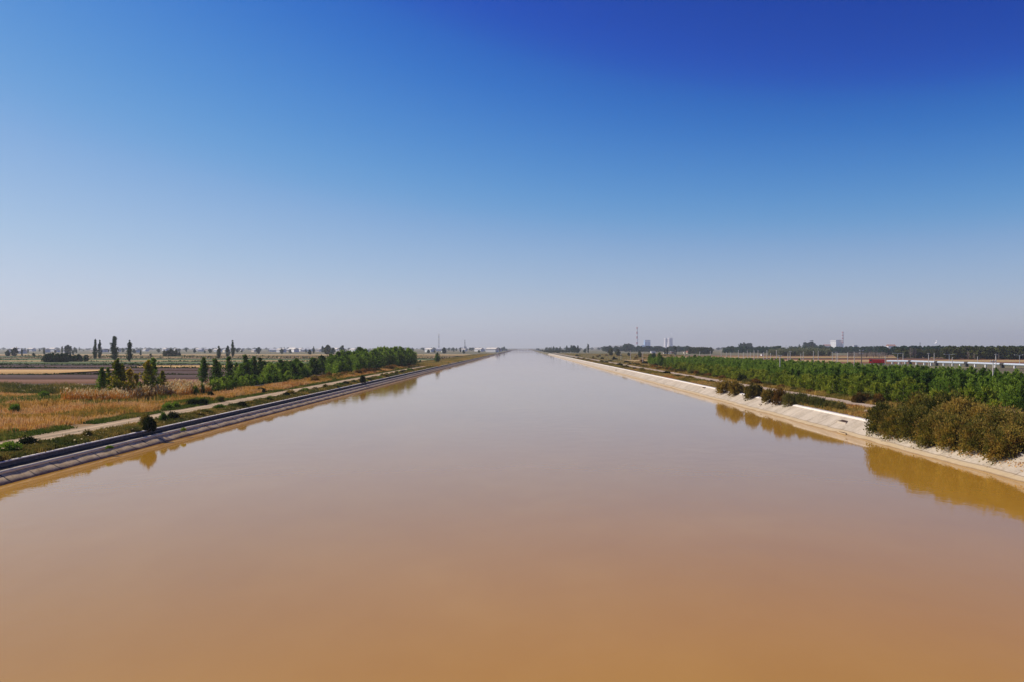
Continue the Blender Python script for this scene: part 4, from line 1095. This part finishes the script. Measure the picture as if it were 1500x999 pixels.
for k in range(38):
    px = vr.uniform(786, 850); bs = 512.6 + (px - 786) * .055 + vr.uniform(-.4, .5); Y = 8.4 * F / (bs - 509)
    tp = at(px, bs, Y)
    if tp.x < 42: continue
    hh = vr.uniform(4, 11); s = hh / 9.0
    plant(('far_round', 'far_column', 'far_olive')[k % 3], 'bank_tree', tp.x, Y, s * vr.uniform(.8, 1.2), 'dark hazy tree on the far right bank near the bridge', 'tree', GA, sz=s)
# bare trees behind the pipeline
def bare_mesh(r, h, w, n=46):
    b = MB(); b.tube([(0, 0, 0), (r.normal() * .1, r.normal() * .1, h * .5), (0, 0, h)], [.14, .09, .02], 5)
    for k in range(n):
        z = h * r.uniform(.12, .85); a = r.uniform(0, 6.28); l = w * (1.1 - z / h) * r.uniform(.5, 1.1) + .2
        b.tube([(0, 0, z), (l * .6 * math.cos(a), l * .6 * math.sin(a), z + l * 1.1), (l * math.cos(a), l * math.sin(a), z + l * 2.2)], [.06, .045, .02], 3, caps=False)
    return b.mesh('bare_tree', M['twig'])
bm = [bare_mesh(np.random.default_rng(40 + q), 9.0, 1.6) for q in range(4)]
def bare(px, tp, bs, k, label, group=None, Y=None):
    Y = Y or 8.4 * F / (bs - 509); p = at(px, bs, Y); h = at(px, tp, Y).z - 1.6
    o = link('bare_tree', bm[k % 4], None, (p.x, Y, 1.55)); o.scale = (h / 9 * 1.3, h / 9 * 1.3, h / 9); o.rotation_euler = (0, 0, vr.uniform(0, 6))
    tag(o, label, 'tree', group)
for k, (px, tp, bs, lab) in enumerate([(1334, 508, 524, 'bare pale poplar, first of the tall group behind the pipeline'), (1337.5, 507.5, 524, 'tallest bare pale poplar behind the pipeline'), (1341, 508.5, 524, 'bare pale poplar right of the tallest one'),
                                       (1350, 509, 523, 'bare twiggy tree in the middle of the gap behind the pipeline'), (1358, 510, 523, 'bare twiggy tree left of the pale pole'), (1374, 510, 522.5, 'bare brownish tree right of the pale pole'),
                                       (1379, 510.5, 522.5, 'bare brownish tree beside another right of the pale pole'), (1418.5, 513, 526, 'yellowing bare tree behind the pipeline bend'), (1427, 516, 527, 'shorter yellowing bare tree behind the pipeline bend'), (1463, 516, 527, 'bare tree behind the poles near the right edge')]):
    bare(px, tp, bs, k, lab)
GBa = 'bare grey saplings beyond the red lorry'
for k in range(46):
    bare(1243 + k * 1.25 + vr.uniform(-.6, .6), 514 + vr.uniform(-.6, 1.6), 523.5 + vr.uniform(-.6, .6), k, 'bare grey pink sapling in the thicket left of the red lorry', GBa)
# belts of distant woodland that read as one mass
def belt(name, key, n, px0, px1, base0, base1, hmin, hmax, label, frac=.35, wide=1.2, seed=0):
    r = np.random.default_rng(seed + n); L = []
    for k in range(n):
        px = r.uniform(px0, px1); bs = r.uniform(base0, base1); Y = 8.4 * F / (bs - 509); p = at(px, bs, Y)
        hh = r.uniform(hmin, hmax); s = hh / TREES[key][1]
        if -41 < p.x < 42: continue
        L.append((p.x, Y, s * wide * r.uniform(.85, 1.2), s, frac))
    return mass(name, L, key, label)
belt('dark_tree_belt', 'far_round', 420, 1290, 1560, 517.5, 520, 6.5, 11, 'dark green belt of woodland on the right horizon', .5, 1.1, 1)
belt('dark_tree_belt', 'far_round', 380, 1060, 1300, 514.5, 517, 6.5, 11.5, 'dark green belt of woodland below the striped chimney', .45, 1.2, 2)
belt('olive_tree_belt', 'far_olive', 260, 1385, 1560, 522, 526, 6.5, 9.5, 'olive brown woodland behind the pipeline', .6, 1.1, 3)
belt('olive_tree_belt', 'far_olive', 90, 1312, 1400, 521.5, 524, 5, 8, 'olive woodland behind the bare poplars', .6, 1.1, 4)
TREES['pale'] = ([(np_mesh('pale_crown', *leaf_quads(np.random.default_rng(9).normal(size=(700, 3)) * np.array([1.3, 1.3, 1.9]) + np.array([0, 0, 3.4]), .5, np.random.default_rng(8)), M['leaf_pale']), None)], 7.0)
belt('pale_tree_belt', 'pale', 150, 1128, 1215, 518.5, 521, 5.5, 7.5, 'pale grey green belt of thin trees beyond the poles', .5, 1.0, 5)
belt('olive_tree_belt', 'far_olive', 60, 1010, 1042, 516.5, 518, 7, 9.5, 'yellow olive grove behind the red roofed farmhouse', .6, 1.0, 6)
belt('dark_tree_belt', 'far_round', 150, 885, 1010, 513.2, 515.2, 8, 13, 'dark blue green woodland below the power station', .45, 1.4, 7)
belt('dark_tree_belt', 'far_round', 26, 915, 927, 513.2, 514, 16, 19, 'taller dark trees left of the power station chimney foot', .45, 1.0, 8)
belt('dark_tree_belt', 'far_round', 18, 1085, 1100, 513.5, 514.4, 18, 21, 'high dark tree group on the horizon left of the white front pole', .5, .8, 9)
belt('dark_tree_belt', 'far_round', 22, 1179, 1193, 513.5, 514.4, 18, 23, 'high dark tree group on the horizon left of the low white hall', .5, .8, 10)
belt('dark_tree_belt', 'far_round', 12, 1194, 1208, 513.5, 514.4, 13, 16, 'dark trees below the low white hall', .5, .9, 11)
belt('dark_tree_belt', 'far_round', 240, -60, 740, 511.2, 512.2, 6, 11, 'hazy tree line behind the left village', .3, 2.2, 12)
belt('dark_tree_belt', 'far_round', 200, 800, 1560, 511.2, 512.2, 7, 12, 'hazy farthest tree line on the right horizon', .3, 2.2, 13)
belt('olive_tree_belt', 'far_olive', 110, 788, 835, 513.2, 516.5, 2, 4.5, 'olive scrub along the far right waterline', .5, 1.6, 14)
belt('dark_tree_belt', 'far_round', 50, 615, 735, 511.6, 513.4, 6, 10, 'hazy trees at the white village left of the canal end', .4, 1.2, 15)
# hazy hill far behind the power station
b = MB(); ringn = 24
V = []; prof = [(420, 0), (300, 18), (170, 34), (60, 44), (2, 46)]
q = at(913, 509, 9000)
b.lathe(prof, 24)
hl = b.build('hill', M['ground'], None, (q.x, 9000, 1.2), True); hl.scale = (1, .5, .8); tag(hl, kind='structure')

# ------------------------------------------------------------------ birds
def bird(px, py, Y, span, mat, label, roll):
    p = at(px, py, Y)
    t = empty('bird', p, label, 'bird'); t.rotation_euler = (R(10), R(roll), R(20))
    b = MB(); s = span
    b.tube([(0, -.26 * s, 0), (0, -.14 * s, .01 * s), (0, .02 * s, .015 * s), (0, .16 * s, .01 * s), (0, .27 * s, .02 * s), (0, .33 * s, .02 * s)], [.01 * s, .04 * s, .07 * s, .05 * s, .035 * s, .006 * s], 8)
    b.build('body', mat, t, smooth=True)
    for sd in (-1, 1):
        MB().add([(sd * .05 * s, .10 * s, .02 * s), (sd * .05 * s, -.08 * s, .02 * s), (sd * .28 * s, -.07 * s, .12 * s), (sd * .28 * s, .13 * s, .12 * s), (sd * .52 * s, -.04 * s, .06 * s),
                  (sd * .05 * s, .10 * s, .0), (sd * .05 * s, -.08 * s, .0), (sd * .28 * s, -.07 * s, .10 * s), (sd * .28 * s, .13 * s, .10 * s)],
                 [(0, 1, 2, 3), (3, 2, 4), (5, 8, 7, 6), (8, 4, 7), (0, 3, 8, 5), (1, 6, 7, 2), (3, 4, 8), (2, 7, 4)]).build('wing', mat, t)
bird(615, 454, 420, 1.5, M['black'], 'dark bird gliding in the open sky above the left bank', 12)
bird(1371, 501.5, 380, 1.7, M['white'], 'white bird tilted in flight above the right woodland', -40)

# ------------------------------------------------------------------ steam and haze
def volmat(name, col, dens, aniso=0.0, falloff=False):
    m = bpy.data.materials.new(name); m.use_nodes = True; nt = m.node_tree; nt.nodes.clear()
    o = nt.nodes.new('ShaderNodeOutputMaterial'); v = nt.nodes.new('ShaderNodeVolumePrincipled')
    v.inputs['Color'].default_value = (*col, 1); v.inputs['Density'].default_value = dens; v.inputs['Anisotropy'].default_value = aniso
    nt.links.new(v.outputs[0], o.inputs['Volume'])
    return m
M['steam'] = plain('steam', (.85, .85, .88), .95, .04, .02)
b = MB()
sr = np.random.default_rng(2)
for (dx, dz, rr) in [(0, 2, 9), (3, 10, 9.5), (6, 20, 8), (10, 31, 7), (15, 42, 5.5), (18, 52, 4)]:
    base = len(b.v)
    b.lathe([(rr * math.sin(a), dz + rr * .9 * -math.cos(a)) for a in np.linspace(.05, 3.09, 9)], 14, cx=dx)
    for q in range(base, len(b.v)):
        v = np.array(b.v[q]); b.v[q] = tuple(v + sr.normal(size=3) * .8)
st = b.build('steam', volmat('steam_vapour', (.95, .95, .97), .012), None, (pt.x, 6500, 1.6 + ht), True)
tag(st, 'white wisp of steam above the right cooling tower', 'steam', kind='stuff')

HAZE = 1.05e-4
b = MB().box(-9500, 9500, -400, 14500, -2.0, 210)
hz = b.build('haze', volmat('haze_air', (.95, .965, 1.0), HAZE, .22)); tag(hz, kind='stuff')

# ------------------------------------------------------------------ light
SUN_AZ, SUN_EL = -72.0, 42.0       # degrees right of +Y (negative = left), above the horizon
sd = bpy.data.lights.new('sun', 'SUN'); sd.energy = 5.0; sd.angle = R(.5); sd.color = (1.0, .93, .82)
so = bpy.data.objects.new('sun', sd); COL.objects.link(so)
dv = Vector((math.sin(R(SUN_AZ)) * math.cos(R(SUN_EL)), math.cos(R(SUN_AZ)) * math.cos(R(SUN_EL)), math.sin(R(SUN_EL))))
so.rotation_euler = dv.to_track_quat('Z', 'Y').to_euler()
so.location = (-60, 30, 80)

w = bpy.data.worlds.new('World'); scene.world = w; w.use_nodes = True
nt = w.node_tree; nt.nodes.clear()
out = nt.nodes.new('ShaderNodeOutputWorld'); bg = nt.nodes.new('ShaderNodeBackground')
sky = nt.nodes.new('ShaderNodeTexSky'); sky.sky_type = 'NISHITA'; sky.sun_disc = False
sky.sun_elevation = R(SUN_EL); sky.sun_rotation = R(SUN_AZ)
sky.altitude = 900; sky.air_density = 1.0; sky.dust_density = .6; sky.ozone_density = 2.5
# a polarised autumn sky: each channel of the sky model is graded the way a polarising filter deepens it
def scale_node(v):
    nd = nt.nodes.new('ShaderNodeVectorMath'); nd.operation = 'SCALE'; nd.inputs['Scale'].default_value = v; return nd
s0, s1 = scale_node(.1), scale_node(10.0)
cv = nt.nodes.new('ShaderNodeRGBCurve')
CUR = (((0, 0), (.14, .0), (.165, .012), (.19, .036), (.25, .112), (.32, .235), (.42, .355), (.55, .475), (.75, .58), (1, .65)),
       ((0, 0), (.23, .056), (.275, .138), (.35, .258), (.44, .37), (.55, .475), (.7, .575), (1, .67)),
       ((0, 0), (.38, .37), (.44, .48), (.52, .59), (.65, .68), (.8, .745), (1, .785)))
for ch, pts_ in enumerate(CUR):
    cc = cv.mapping.curves[ch]
    cc.points[0].location = pts_[0]; cc.points[-1].location = pts_[-1]
    for q_ in pts_[1:-1]: cc.points.new(*q_)
cv.mapping.update()
nt.links.new(sky.outputs[0], s0.inputs[0]); nt.links.new(s0.outputs[0], cv.inputs['Color'])
nt.links.new(cv.outputs[0], s1.inputs[0]); nt.links.new(s1.outputs[0], bg.inputs[0]); bg.inputs[1].default_value = .10
nt.links.new(bg.outputs[0], out.inputs[0])

vs = scene.view_settings
vs.view_transform = 'Standard'; vs.look = 'None'; vs.exposure = 0.0; vs.gamma = 1.0; vs.use_curve_mapping = False
c = scene.cycles
c.use_denoising = True
c.max_bounces = 6; c.diffuse_bounces = 3; c.glossy_bounces = 3; c.transmission_bounces = 3; c.volume_bounces = 0; c.transparent_max_bounces = 8
c.caustics_reflective = False; c.caustics_refractive = False
print('OBJS', len(scene.objects), COUNT)
